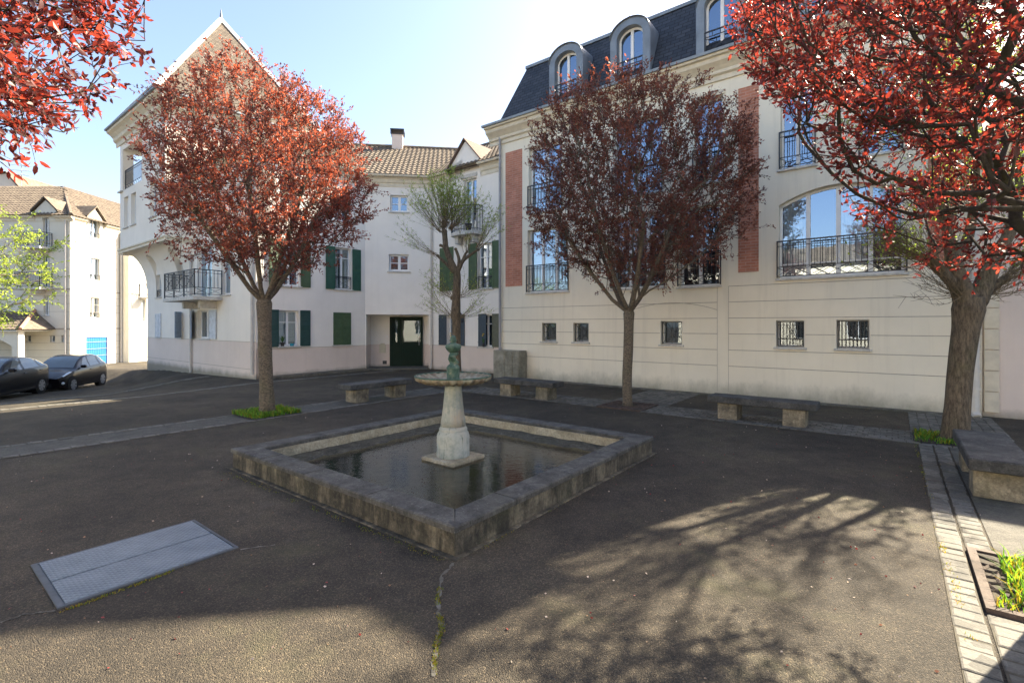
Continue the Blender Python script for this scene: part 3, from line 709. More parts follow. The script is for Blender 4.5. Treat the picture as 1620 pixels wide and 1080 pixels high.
# dormers
for sc_c in (2.82,5.02,7.56,9.95):
    dm=MB(); a,b=sc_c-0.60,sc_c+0.60; z0,zs=8.93,10.34; rr=0.60; fd=0.10; rise=0.38
    def arc(hw,rs,z,n=14): return [(sc_c-hw*math.cos(math.pi*k/n), z+rs*math.sin(math.pi*k/n)) for k in range(n+1)]
    outer=[(a,z0)]+arc(0.60,rise+0.10,zs)+[(b,z0)]; inner=[(a+0.19,z0+0.02)]+arc(0.41,rise-0.06,zs-0.02)+[(b-0.19,z0+0.02)]
    n=len(outer)
    for k in range(n-1):
        dm.quad(R.P(*outer[k],fd),R.P(*outer[k+1],fd),R.P(*inner[k+1],fd),R.P(*inner[k],fd))
        dm.quad(R.P(*inner[k],fd),R.P(*inner[k+1],fd),R.P(*inner[k+1],fd-0.28),R.P(*inner[k],fd-0.28))
        o2=[(sc_c+(s_-sc_c)*1.05,z_+(0.05 if z_>z0+0.1 else 0)) for s_,z_ in (outer[k],outer[k+1])]
        dm.quad(R.P(*o2[0],fd-0.02),R.P(*o2[1],fd-0.02),R.P(*o2[1],-1.25),R.P(*o2[0],-1.25))
        dm.quad(R.P(*o2[0],fd-0.02),R.P(*o2[1],fd-0.02),R.P(*outer[k+1],fd),R.P(*outer[k],fd))
        dm.quad(R.P(*o2[0],fd+0.05),R.P(*o2[1],fd+0.05),R.P(*o2[1],fd-0.02),R.P(*o2[0],fd-0.02)) if 0<k<n-2 else None
    dm.box(R,a-0.02,b+0.02,z0-0.03,z0+0.02,0.0,fd+0.06)
    dm.lathe(R.P(sc_c,zs+rise+0.13,0.08),[(0.01,0),(0.03,0.03),(0.005,0.1)],6)
    do=dm.build('dormer',M['zinc'],bR,fix=False)
    o=op(sc_c-0.41,sc_c+0.41,z0+0.03,zs+rise-0.08,arch=rise-0.08)
    m=MB(); fw=0.06; d=fd-0.2
    zz=o['z1']-o['arch']
    def tp(s_): u=(s_-sc_c)/0.41; return zz+o['arch']*math.sqrt(max(0,1-u*u))
    m.box(R,o['s0'],o['s0']+fw,o['z0'],zz,d-0.04,d); m.box(R,o['s1']-fw,o['s1'],o['z0'],zz,d-0.04,d); m.box(R,sc_c-0.045,sc_c+0.045,o['z0'],tp(sc_c)-0.02,d-0.04,d+0.003)
    m.box(R,o['s0'],o['s1'],o['z0'],o['z0']+0.07,d-0.04,d+0.002)
    for k in range(12):
        t0=math.pi*k/12;t1=math.pi*(k+1)/12
        P_=[(sc_c-0.41*math.cos(t0),zz+o['arch']*math.sin(t0)),(sc_c-0.41*math.cos(t1),zz+o['arch']*math.sin(t1)),(sc_c-0.34*math.cos(t1),zz+(o['arch']-0.07)*math.sin(t1)),(sc_c-0.34*math.cos(t0),zz+(o['arch']-0.07)*math.sin(t0))]
        m.quad(*[R.P(*p,d) for p in P_])
    m.build('dormer_window',M['pvc'],do,fix=False)
    m=MB(); m.poly([R.P(o['s0'],o['z0'],d-0.02),R.P(o['s1'],o['z0'],d-0.02)]+[R.P(sc_c+0.41*math.cos(math.pi*k/12),zz+o['arch']*math.sin(math.pi*k/12),d-0.02) for k in range(13)]); m.build('pane',M['glass'],do,fix=False)
    m=MB(); m.poly([R.P(o['s0'],o['z0'],d-0.3),R.P(o['s1'],o['z0'],d-0.3),R.P(o['s1'],o['z1'],d-0.3),R.P(o['s0'],o['z1'],d-0.3)]); m.build('dark_room',M['dark'],do,fix=False)
    m=MB(); rail(m,R,o['s0'],o['s1'],z0+0.06,z0+0.72,fd-0.03,0.2,0.50,t=0.02); m.build('railing',M['iron'],do)
downpipe(bR,R,0.10,0.0,8.5,0.09,0.045,M['pipe_grey'])
downpipe(bR,R,RW-0.12,0.0,8.3,0.10,0.075,M['pipe_white'],clips=(0.55,0.9,2.9,5.5))

# ---- house continuing to the right, pale pink
NO=R.P(RW+0.02,0,-0.15); Nf=Fr(NO[:2],mA)
bN=empty('low_house',(NO[0],NO[1],0),'low pale pink rendered house wall beyond the white drainpipe at the right edge','building')
m=MB(); wall(m,Nf,0.0,9,-0.4,5.75,[],0.3); m.quad(Nf.P(9,-0.4),Nf.P(9,5.75),Nf.P(9,5.75,-6),Nf.P(9,-0.4,-6)); m.quad(Nf.P(0,-0.4,-6),Nf.P(9,-0.4,-6),Nf.P(9,5.75,-6),Nf.P(0,5.75,-6))
m.build('wall',[M['pink'],M['dark']],bN,fix=False)
m=MB(); m.poly([Nf.P(0.0,5.72,0.15),Nf.P(9,5.72,0.15),Nf.P(9,6.9,-3),Nf.P(0.0,6.9,-3)]); m.poly([Nf.P(0.0,5.72,-6),Nf.P(9,5.72,-6),Nf.P(9,6.9,-3),Nf.P(0.0,6.9,-3)]); m.poly([Nf.P(9,5.72,0.1),Nf.P(9,6.9,-3),Nf.P(9,5.72,-6)]); m.build('roof',M['tile'],bN,fix=False)
m=MB()
for k in range(8): m.box(Nf,0.02,0.24,0.1+k*0.42,0.1+k*0.42+0.405,0.0,0.06)
m.build('quoins',M['stone'],bN,bev=0.006)

# ---- unseen house added across the square: bounces sunlight onto shaded walls, shows in reflections
OO=AB(-13.0,-12.5); Of=Fr(OO,A)
bO=empty('added_opposite_house',(OO[0],OO[1],0),'long cream rendered house added behind the viewer to bounce sunlight, seen only in reflections','building')
oO=[op(2.0+3.1*k,3.2+3.1*k,z_,z_+1.7) for k in range(8) for z_ in (0.9,3.7)]
m=MB(); wall(m,Of,0,27,-0.3,6.2,oO,0.25); m.quad(Of.P(0,-0.3),Of.P(0,6.2),Of.P(0,6.2,-9),Of.P(0,-0.3,-9)); m.quad(Of.P(27,-0.3),Of.P(27,6.2),Of.P(27,6.2,-9),Of.P(27,-0.3,-9)); m.quad(Of.P(0,-0.3,-9),Of.P(27,-0.3,-9),Of.P(27,6.2,-9),Of.P(0,6.2,-9)); m.build('wall',[M['cream_upper'],M['dark']],bO,fix=False)
m=MB(); m.poly([Of.P(-0.3,6.15,0.4),Of.P(27.3,6.15,0.4),Of.P(27.3,7.9,-4.5),Of.P(-0.3,7.9,-4.5)]); m.poly([Of.P(-0.3,6.15,-9.3),Of.P(27.3,6.15,-9.3),Of.P(27.3,7.9,-4.5),Of.P(-0.3,7.9,-4.5)]); m.build('roof',M['tile'],bO,fix=False)
for o in oO: window(bO,Of,o,cols=2)

# ================================================================= MIDDLE HOUSE (white)
C577=(-6.15,20.6); saL=inv(*C577)[0]; C405=AB(saL,8.004)
L=Fr(C405,B); LW=4.46
s_=(-A[0]+B[0],-A[1]+B[1]); l_=math.hypot(*s_); m2u=(s_[0]/l_,s_[1]/l_)
M2=Fr(C577,m2u); M2W=2.726; C682=M2.P(M2W,0)[:2]; M1=Fr(C682,mA); M1W=inv(*C682)[0]-11.177
bM=empty('white_house',(M2.P(1.4,0)[0],M2.P(1.4,0)[1],0),'white rendered house with pantile roof and green shutters around a recessed green door','building')
ZE=7.72
oL=[op(0.80,1.56,1.08,2.38,k=1),op(2.98,3.76,1.05,2.35),op(3.05,3.80,3.28,4.95),op(0.85,1.60,3.28,4.95),op(3.05,3.75,6.0,7.3),op(0.85,1.6,6.0,7.3)]
oM2=[op(1.02,1.77,6.62,7.33),op(0.97,1.80,4.12,4.83),op(0.04,2.62,0.0,2.29,dep=1.15,back=2)]
oM1=[op(0.56,1.34,3.24,5.05),op(2.66,3.42,3.26,5.02),op(0.97,1.58,1.02,2.27),op(2.74,3.42,1.00,2.27),op(1.90,2.60,5.60,7.66)]
m=MB(); m2=MB()
PB=1.0
def band(fr,W0,W1,ops,zb):
    lo=[o for o in ops if o['z0']<zb-0.01]; wall(m,fr,W0,W1,zb,ZE,[dict(o,z0=max(o['z0'],zb)) for o in ops if o['z1']>zb])
wall(m,L,0,LW,PB,ZE,oL); wall(m,M1,0,M1W,PB,ZE,oM1)
# M2 with recess
wall(m,M2,0,M2W,2.29,ZE,[o for o in oM2 if o['z0']>1]);
for (a,b) in ((0,0.04),(2.62,M2W)): wall(m,M2,a,b,PB,2.29,[])
dpR=1.15
m.quad(M2.P(0.04,PB),M2.P(0.04,2.29),M2.P(0.04,2.29,-dpR),M2.P(0.04,PB,-dpR)); m.quad(M2.P(2.62,PB),M2.P(2.62,2.29),M2.P(2.62,2.29,-dpR),M2.P(2.62,PB,-dpR)); m.quad(M2.P(0.04,2.29),M2.P(2.62,2.29),M2.P(2.62,2.29,-dpR),M2.P(0.04,2.29,-dpR)); m.quad(M2.P(0.04,PB,-dpR),M2.P(2.62,PB,-dpR),M2.P(2.62,2.29,-dpR),M2.P(0.04,2.29,-dpR))
# back faces of the house
bk=5.5*2
m.build('wall',[M['white'],M['dark'],M['white']],bM,fix=False)
m=MB()
m.box(L,0.0,LW,-0.5,PB-0.003,-0.2,0.012); m.box(M1,0.0,M1W,-0.3,PB-0.003,-0.2,0.012)
for (a,b) in ((0.0,0.04),(2.62,M2W)): m.box(M2,a,b,-0.3,PB,-dpR,0.0095)
m.box(M2,0.04,2.62,-0.3,PB,-dpR-0.1,-dpR+0.01)
m.build('plinth_band',M['pink'],bM)
for fr,w in ((L,LW),(M1,M1W)):
    m=MB(); m.box(fr,0.02,w,PB-0.001,PB+0.012,0.0,0.022); m.build('band_edge',M['joint'],bM)
# cornice under eaves
prof=[(0,7.66),(0.03,7.66),(0.03,7.80),(0.08,7.84),(0.10,7.95),(0.18,8.02),(0.20,8.08),(0,8.08)]
m=MB(); m.prism(L,prof,-0.5,LW+0.04); m.prism(M2,[(d,z+0.001) for d,z in prof],0.0,M2W); m.prism(M1,prof,-0.04,1.15); m.build('cornice',M['stone'],bM)
m=MB(); m.prism(M1,prof,2.86,M1W-0.01); m.build('cornice',M['stone'],bM)
m=MB()
for fr,a,b in ((L,-0.4,LW-0.08),(M2,0.09,M2W-0.09),(M1,0.08,1.15),(M1,2.86,M1W-0.02)):
    m.tube([fr.P(a,8.09,0.25),fr.P(b,8.09,0.25)],0.06,8)
m.build('gutter',M['stone'],bM)
# pantile roof, ridge set back from the courtyard
PIT=math.radians(31); RUN=4.2; ex=0.30
def vup(fr): return Vector((-fr.n[0]*math.cos(PIT),-fr.n[1]*math.cos(PIT),math.sin(PIT)))
SL=(RUN+ex)/math.cos(PIT); zoff=8.10-ex*0.0
m=MB()
k1=math.tan(math.radians(22.5*1.0)); 
def roofpl(fr,W0,W1,kl,kr):
    o=fr.P(0,zoff,ex); tileplane(m,o,(fr.u[0],fr.u[1],0),vup(fr),[(W0,0),(W1,0),(W1+kr*(RUN+ex),SL),(W0-kl*(RUN+ex),SL)])
aLM=math.acos(L.n[0]*M2.n[0]+L.n[1]*M2.n[1])/2; kk=math.tan(aLM)
roofpl(L,-ex,LW-kk*ex,-1,kk); roofpl(M2,kk*ex,M2W-kk*ex,kk,kk); roofpl(M1,kk*ex,M1W+0.0,kk,0)
rt=m.build('roof',M['tile'],bM,fix=False)
# roof deck, ridge caps and back slopes
m=MB(); zr=8.10+(RUN+ex)*math.tan(PIT)
def rp(fr,s,dd,z): return fr.P(s,z,dd)
rL0=L.P(RUN,zr,-RUN); rC1=L.P(LW+kk*RUN,zr,-RUN); rC2=M2.P(M2W+kk*RUN,zr,-RUN); rE=M1.P(M1W,zr,-RUN)
bL0=L.P(2*RUN-0.2,8.1,-2*RUN); bC1=L.P(LW+kk*2*RUN,8.1,-2*RUN); bC2=M2.P(M2W+kk*2*RUN,8.1,-2*RUN); bE=M1.P(M1W,8.1,-2*RUN)
eL0=L.P(-0.25,8.08,0.25); eC1=M2.P(0.08,8.08,0.25); eC2=M2.P(M2W-0.08,8.08,0.25); eE=M1.P(M1W,8.08,0.25)
dz=Vector((0,0,-0.06))
for q in ((rL0,rC1,bC1,bL0),(rC1,rC2,bC2,bC1),(rC2,rE,bE,bC2)): m.poly(q)
for q in ((eL0,eC1,rC1,rL0),(eC1,eC2,rC2,rC1),(eC2,eE,rE,rC2)): m.poly([tuple(Vector(p)+dz) for p in q])
m.build('roof_back',M['verge'],bM,fix=False)
m=MB()
for p,q in ((bL0,bC1),(bC1,bC2),(bC2,bE)): m.quad(p,q,(q[0],q[1],-0.5),(p[0],p[1],-0.5))
m.build('back_wall',M['white'],bM,fix=False)
m=MB(); m.tube([tuple(Vector(p)+Vector((0,0,0.05))) for p in (eL0,rL0,rC1,rC2,rE)],0.09,8); m.build('ridge_tiles',M['tile'],bM)
# chimney
cp=M2.P(0.9,0,-RUN+0.1); cdir=math.atan2(m2u[1],m2u[0])
ch=MB(); ch.cbox((cp[0],cp[1],zr+0.02),(0.52,0.45,1.1),rz=cdir); co_=ch.build('chimney',M['pink'],bM)
ch=MB(); ch.cbox((cp[0],cp[1],zr+0.80),(0.68,0.58,0.06),rz=cdir)
for dx in (-0.3,0.3):
    for dy in (-0.2,0.2):
        ch.cbox((cp[0]+dx*math.cos(cdir)-dy*math.sin(cdir),cp[1]+dx*math.sin(cdir)+dy*math.cos(cdir),zr+0.68),(0.07,0.07,0.2),rz=cdir)
ch.cbox((cp[0],cp[1],zr+0.585),(0.60,0.52,0.04),rz=cdir)
ch.build('chimney_cap',M['iron'],co_)
# wall dormer with gable
m=MB(); ga,gb,gp,gzp,gze=1.20,2.82,2.02,9.22,8.36
m.add([M1.P(ga,7.7,0.02),M1.P(1.86,7.7,0.02),M1.P(1.86,8.5,0.02),M1.P(ga,gze,0.02)],[(0,1,2,3)])
m.box(M1,ga,1.86,7.62,8.10,-0.3,0.02); m.box(M1,2.64,gb,7.62,8.10,-0.3,0.02); m.box(M1,1.86,2.64,7.74,8.10,-0.3,0.021)
m.poly([M1.P(ga,8.10,0.02),M1.P(gb,8.10,0.02),M1.P(gb,gze,0.02),M1.P(gp,gzp,0.02),M1.P(ga,gze,0.02)])
m.quad(M1.P(ga,7.7,0.02),M1.P(ga,gze,0.02),M1.P(ga,gze,-1.6),M1.P(ga,7.7,-1.6)); m.quad(M1.P(gb,7.7,0.02),M1.P(gb,gze,0.02),M1.P(gb,gze,-1.6),M1.P(gb,7.7,-1.6))
dg=m.build('dormer',M['white'],bM,fix=False)
m=MB()
for (sa,sb) in ((ga-0.12,gp),(gb+0.12,gp)):
    ua=Vector(M1.P(sa,gze-0.14,0.14)); ub=Vector(M1.P(gp,gzp+0.02,0.14)); back=Vector((-M1.n[0],-M1.n[1],0))
    m.quad(ua,ub,ub+back*2.6,ua+back*1.6)
    tk=Vector((0,0,0.07)); m.quad(ua,ub,ub+tk,ua+tk); m.quad(ua+tk,ub+tk,ub+tk+back*2.6,ua+tk+back*1.6); 
m.build('dormer_roof',M['verge'],dg,fix=False)
def wopen(fr,o,shl=None,shr=None,cl=None,**k):
    w_=window(bM,fr,o,**k); return w_
# windows and shutters of the white house
wopen(L,oL[0],cols=2,transom=1.95,curtain=[(0.05,0.45,'curtain'),(0.55,0.95,'curtain2')]); shutter(bM,L,0.44,0.78,1.06,2.40,M['sh_teal']); shutter(bM,L,1.60,1.99,1.06,2.40,M['sh_teal'],label='dark teal louvred shutter right of the window with flower pots')
wopen(L,oL[1],cols=2); shutter(bM,L,2.98,3.76,1.06,2.35,M['sh_olive'],d=0.004,split=True,label='closed mid green shutters between window and doorway')
wopen(L,oL[2],cols=2,transom=4.55,curtain=[(0.05,0.4,'curtain2'),(0.6,0.95,'curtain2')]); shutter(bM,L,2.64,3.03,3.26,4.95,M['sh_green']); shutter(bM,L,3.83,4.22,3.26,4.95,M['sh_green'])
wopen(L,oL[3],cols=2); shutter(bM,L,0.44,0.83,3.26,4.95,M['sh_olive']); shutter(bM,L,1.62,2.0,3.26,4.95,M['sh_olive'])
wopen(L,oL[4],cols=2); wopen(L,oL[5],cols=2)
m=MB(); rail(m,L,oL[2]['s0'],oL[2]['s1'],3.32,3.80,-0.03,0.2,0.4,t=0.016); m.build('railing',M['iron'],bM)
wopen(M2,oM2[0],cols=2,rows=2,fw=0.07); wopen(M2,oM2[1],cols=2,rows=2,fw=0.07)
wopen(M1,oM1[0],cols=2); shutter(bM,M1,0.56,1.34,3.25,5.05,M['sh_olive'],d=0.004,split=True)
wopen(M1,oM1[1],cols=2,transom=4.5); shutter(bM,M1,2.22,2.64,3.25,5.06,M['sh_olive']); shutter(bM,M1,3.44,3.80,3.25,5.06,M['sh_olive'])
m=MB(); rail(m,M1,oM1[1]['s0'],oM1[1]['s1'],3.30,3.75,-0.03,0.2,0.36,t=0.016); m.build('railing',M['iron'],bM)
wopen(M1,oM1[2],cols=2,transom=1.9); shutter(bM,M1,0.52,0.95,1.02,2.28,M['sh_blue']); shutter(bM,M1,1.60,1.98,1.02,2.28,M['sh_blue'])
wopen(M1,oM1[3],cols=2,transom=1.9); shutter(bM,M1,2.72,3.12,1.02,2.28,M['sh_blue'],d=0.004); shutter(bM,M1,3.44,3.82,1.02,2.28,M['sh_brown'])
w_=wopen(M1,oM1[4],cols=2,curtain=[(0.1,0.5,'curtain')],sill=False)
m=MB(); m.box(M1,1.84,2.66,7.70,7.84,0.021,0.06); m.build('lintel',M['sill'],w_)
# balcony (rounded)
m=MB(); bs0,bs1,bz=1.50,2.92,5.50; nn=14; pts=[]
for k in range(nn+1):
    an=math.pi*k/nn; pts.append(((bs0+bs1)/2-(bs1-bs0)/2*math.cos(an)**1 , 0.02+0.52*math.sin(an)**0.45 if 0<k<nn else 0.02))
slab=MB(); b0=[M1.P(s_,bz-0.13,d_) for s_,d_ in pts]; t0=[M1.P(s_,bz,d_) for s_,d_ in pts]; n=len(pts)
slab.poly(b0); slab.poly(t0)
for k in range(n-1): slab.quad(b0[k],b0[k+1],t0[k+1],t0[k])
for s_ in (bs0+0.2,bs1-0.4): slab.box(M1,s_,s_+0.18,bz-0.42,bz-0.131,0.0,0.3)
bal=slab.build('balcony',M['sill'],bM)
m=MB()
for zt_,w2 in ((bz+0.98,0.04),(bz+0.82,0.02),(bz+0.08,0.02)): m.tube([M1.P(s_,zt_,d_*0.97) for s_,d_ in pts],w2/2*1.2,5)
for k in range(1,n):
    (s0,d0),(s1,d1)=pts[k-1],pts[k]
    for f_ in (0.5,1.0): m.tube([M1.P(s0+(s1-s0)*f_,bz,(d0+(d1-d0)*f_)*0.97),M1.P(s0+(s1-s0)*f_,bz+0.98,(d0+(d1-d0)*f_)*0.97)],0.010,4)
m.build('railing',M['iron'],bal)
downpipe(bM,M1,0.12,0.0,7.9,0.09,0.04,M['pipe']); 
# the door in the recess
DS=-dpR+0.012; dz0=0.02
d0=M2.hit(617,500,DS); d1=M2.hit(669,577,DS); ds0,ds1=d0[0],d1[0]; dzt=2.22
m=MB(); g=0.06
m.box(M2,ds0,ds1,dz0+0.04,dzt,DS,DS+0.05)
dd=DS+0.05
side=ds0+0.42
for (a,b,c,e) in ((ds0,ds0+g,dz0,dzt),(ds1-g,ds1,dz0,dzt),(ds0+g,ds1-g,dzt-g,dzt)): m.box(M2,a,b,c,e,dd+0.001,dd+0.05)
m.box(M2,side-0.04,side+0.04,dz0,dzt-g,dd+0.001,dd+0.045)
m.box(M2,side+0.04,ds1-g,dz0,1.0,dd+0.001,dd+0.035); m.box(M2,ds0+g,side-0.04,dz0,1.0,dd+0.001,dd+0.035)
for k in range(9): m.box(M2,side+0.07+k*0.105,side+0.13+k*0.105,0.12,0.92,dd+0.036,dd+0.044)
dor=m.build('door',M['door_green'],bM)
m=MB(); m.quad(M2.P(side+0.08,1.08,dd+0.006),M2.P(ds1-g-0.05,1.08,dd+0.006),M2.P(ds1-g-0.05,2.05,dd+0.006),M2.P(side+0.08,2.05,dd+0.006)); m.quad(M2.P(ds0+g+0.05,1.08,dd+0.006),M2.P(side-0.1,1.08,dd+0.006),M2.P(side-0.1,2.05,dd+0.006),M2.P(ds0+g+0.05,2.05,dd+0.006)); m.build('glass_panel',M['glass_dim'],dor,fix=False)
m=MB(); m.tube([M2.P(ds1-0.16,0.95,dd+0.09),M2.P(ds1-0.16,1.35,dd+0.09)],0.015,8); m.build('handle',M['chrome'],dor)
m=MB(); m.box(M2,0.0,2.66,-0.1,0.03,-dpR,0.15); m.build('door_step',M['kerb'],bM,bev=0.01)
m=MB(); m.box(M2,0.42,0.70,0.62,0.98,-dpR+0.012,-dpR+0.05); m.box(M2,0.47,0.65,0.985,1.04,-dpR+0.012,-dpR+0.03); m.build('meter_box',M['mailbox'],bM,bev=0.006)
m=MB(); m.box(M2,0.56,0.74,0.12,0.27,-dpR+0.012,-dpR+0.02); m.build('vent_grille',M['iron'],bM)
m=MB(); m.box(M2,0.72,0.79,1.30,1.38,-dpR+0.003,-dpR+0.03); m.build('bell_push',M['pvc'],bM)
# wall lantern
lp=M1.P(1.87,2.02,0.22)
lan=empty('wall_lantern',M1.P(1.87,2.02,0.0),'black wall lantern fixed beside the pollarded tree on the white house','lantern')
m=MB(); m.tube([M1.P(1.87,1.95,0.0),M1.P(1.87,1.98,0.1),lp],0.014,6); m.lathe(M1.P(1.87,1.92,0.01),[(0.02,0),(0.05,0.02),(0.05,0.1),(0.01,0.13)],8); m.build('bracket',M['iron'],lan)
m=MB(); m.lathe(lp,[(0.05,0),(0.05,0.02)],6); m.lathe((lp[0],lp[1],lp[2]+0.24),[(0.13,0),(0.11,0.03),(0.04,0.11),(0.015,0.14),(0.02,0.17),(0.003,0.2)],6)
for k in range(6):
    an=math.pi*k/3; m.tube([(lp[0]+0.05*math.cos(an),lp[1]+0.05*math.sin(an),lp[2]+0.01),(lp[0]+0.10*math.cos(an),lp[1]+0.10*math.sin(an),lp[2]+0.25)],0.006,4)
m.build('cage',M['iron'],lan)
m=MB(); m.lathe((lp[0],lp[1],lp[2]+0.02),[(0.045,0),(0.095,0.215)],6); m.build('glass',M['glass'],lan,fix=False)

# ================================================================= TOWER HOUSE (left of centre)
T0=AB(28.96,8.004); T=Fr(T0,mA); TW=28.96-saL
bT=empty('tower_house',(T0[0],T0[1],-0.2),'pale house with steep pyramid roof, corner loggia and overhanging corbelled upper floors','building')
oT=[op(1.32,2.05,1.28,2.37),op(4.10,4.62,1.30,2.40),op(6.28,7.55,1.30,2.44),op(6.25,7.75,2.95,5.05),op(1.35,2.05,3.15,4.2),op(4.15,4.95,3.85,4.7),op(8.6,9.4,3.0,5.0)]
m=MB(); wall(m,T,0.12,TW,1.25,7.72,oT,0.3); m.quad(T.P(0.12,-0.7),T.P(0.12,5.4),T.P(0.12,5.4,-6),T.P(0.12,-0.7,-6))
m.quad(T.P(TW,1.25),T.P(TW,7.72),T.P(TW,7.72,-0.5),T.P(TW,1.25,-0.5))
m.build('wall',[M['tower'],M['dark']],bT,fix=False)
m=MB(); m.box(T,0.12,TW+0.012,-1.0,1.247,-0.2,0.012); m.build('plinth_band',M['pink'],bT)
m=MB(); m.box(T,0.12,TW,1.245,1.26,0.0,0.02); m.build('band_edge',M['joint'],bT)
m=MB(); m.box(T,0.12,TW-0.1,0.28,0.295,0.012,0.016); m.build('plinth_joint',M['joint'],bT)
# upper block P: plane 0.95 m forward of T
PD=0.95; P0,P1=-0.40,5.72; ZB=5.42; ZL=8.22; ZT=10.45; PBK=-5.6
oP=[op(0.2,0.87,6.42,7.86),op(1.27,1.98,6.42,7.86),op(3.84,4.62,6.42,7.92)]
m=MB(); wall(m,T,P0,P1,ZB,ZL,oP,0.3,d=PD); wall(m,T,2.80,P1,ZL,ZT,[],0.3,d=PD)
SR=Fr(T.P(P1,0,PD)[:2],B)   # right side face
oS=[op(1.6,2.3,6.3,7.8)]
wall(m,SR,0,PD-PBK,ZB,ZT,oS,0.3)
m.quad(T.P(P0,ZB,PD),T.P(P0,ZL,PD),T.P(P0,ZL,PBK),T.P(P0,ZB,PBK)); m.quad(T.P(P0,ZB,PBK),T.P(P1,ZB,PBK),T.P(P1,ZT,PBK),T.P(P0,ZT,PBK))
# loggia: floor, inner wall, ceiling, lintels
m.quad(T.P(P0,ZL,PD),T.P(2.8,ZL,PD),T.P(2.8,ZL,-2.0),T.P(P0,ZL,-2.0)); m.quad(T.P(2.8,ZL,PD),T.P(2.8,ZT,PD),T.P(2.8,ZT,-2.0),T.P(2.8,ZL,-2.0))
m.quad(T.P(P0,ZT,PD),T.P(2.8,ZT,PD),T.P(2.8,ZT,-2.2),T.P(P0,ZT,-2.2))
m.box(T,P0+0.001,P0+0.42,ZL,ZT,PD-0.42,PD-0.001); m.box(T,P0+0.001,P0+0.3,ZL,ZT,-2.0,-1.6)
m.box(T,P0+0.002,2.8,10.15,ZT+0.01,PD-0.3,PD-0.002); m.box(T,P0+0.003,P0+0.3,10.16,ZT+0.01,-2.0,PD-0.31)
m.quad(T.P(P0,ZB,PD),T.P(P1,ZB,PD),T.P(P1,ZB,0),T.P(P0,ZB,0))
m.build('upper_wall',[M['tower'],M['dark']],bT,fix=False)
# corbel cove with two arched slots
cz0=3.62; 
def cove(th): return (PD*(1-math.cos(th)), cz0+(ZB-0.12-cz0)*math.sin(th))
m=MB()
def coveseg(s0,s1,t0,t1,n=14):
    p=[cove(t0+(t1-t0)*k/n) for k in range(n+1)]
    for k in range(n): m.quad(T.P(s0,p[k][1],p[k][0]),T.P(s1,p[k][1],p[k][0]),T.P(s1,p[k+1][1],p[k+1][0]),T.P(s0,p[k+1][1],p[k+1][0]))
    return p
def cheek(s,t0,t1,n=14):
    p=[cove(t0+(t1-t0)*k/n) for k in range(n+1)]; m.poly([T.P(s,q[1],q[0]) for q in p]+[T.P(s,p[-1][1],0.0)]) if t0==0 else m.poly([T.P(s,q[1],q[0]) for q in p]+[T.P(s,p[-1][1],0.0),T.P(s,p[0][1],0.0)])
hp=math.pi/2
coveseg(0.0,1.35,0,hp); coveseg(2.05,4.2,0,hp); coveseg(4.95,P1,0,hp)
for a,b in ((1.35,2.05),(4.2,4.95)):
    coveseg(a,b,hp*0.68,hp)
    nn=8   # arched head of the slot
    zc=cove(hp*0.68)
    for k in range(nn):
        u0=-1+2*k/nn;u1=-1+2*(k+1)/nn
        th0=hp*(0.50+0.18*math.sqrt(max(0,1-u0*u0)));th1=hp*(0.50+0.18*math.sqrt(max(0,1-u1*u1)))
        s0=a+(b-a)*k/nn;s1=a+(b-a)*(k+1)/nn
        q0,q1,qe=cove(th0),cove(th1),cove(hp*0.68)
        m.quad(T.P(s0,q0[1],q0[0]),T.P(s1,q1[1],q1[0]),T.P(s1,qe[1],qe[0]),T.P(s0,qe[1],qe[0]))
        m.quad(T.P(s0,q0[1],q0[0]),T.P(s1,q1[1],q1[0]),T.P(s1,q1[1]+0.0,0),T.P(s0,q0[1],0))
    cheek(a,0,hp*0.68); cheek(b,0,hp*0.68)
cheek(P1,0,hp); cheek(0.0,0,hp)
m.box(T,P0,0.0,5.20,ZB,0,PD)
m.build('corbel',M['tower'],bT,fix=False)
m=MB(); prof=[(PD-0.02,ZB-0.16),(PD+0.05,ZB-0.16),(PD+0.05,ZB-0.06),(PD+0.10,ZB-0.03),(PD+0.10,ZB+0.03),(PD,ZB+0.05)]
m.prism(T,prof,P0-0.1,P1+0.1); SR2=Fr(T.P(P1,0,PD)[:2],B); m.prism(SR2,[(d-PD,z+0.001) for d,z in prof],0.0,PD+0.02); m.build('corbel_moulding',M['stone'],bT)
prof=[(0,10.42),(0.05,10.42),(0.06,10.60),(0.16,10.68),(0.18,10.82),(0.30,10.95),(0.42,11.02),(0.44,11.14),(0,11.14)]
m=MB(); m.prism(T,[(d+PD,z) for d,z in prof],P0-0.44,P1+0.42); m.prism(SR,[(d,z+0.001) for d,z in prof],0.0,6.5); m.build('cornice',M['stone'],bT)
# pyramid roof
E=0.46; c0=Vector(T.P(P1+E,11.16,PD+E)); c1=Vector(T.P(P0-E,11.16,PD+E)); c2=Vector(T.P(P0-E,11.16,PBK-E)); c3=Vector(T.P(P1+E,11.16,PBK-E))
apx=Vector(T.P((P0+P1)/2,0,(PD+PBK)/2)); apx.z=11.16+5.75
m=MB(); m.poly([c3,c0,apx]); m.build('roof_side',M['shingle'],bT,fix=False,uv=lambda p:((p[0]-c0.x)*B[0]+(p[1]-c0.y)*B[1],p[2]*1.15))
m=MB(); m.poly([c1,c0,apx]); m.poly([c1,c2,apx]); m.poly([c2,c3,apx]); m.build('roof_face',M['slate'],bT,fix=False,uv=lambda p:((p[0]-c0.x)*mA[0]+(p[1]-c0.y)*mA[1],p[2]*1.15))
m=MB()
for c_ in (c0,c3):
    a=Vector(c_);b=apx
    m.tube([a,b],0.13,4)
for c_ in (c1,c2): m.tube([c_,apx],0.07,4)
m.build('hip_capping',M['zinc_white'],bT)
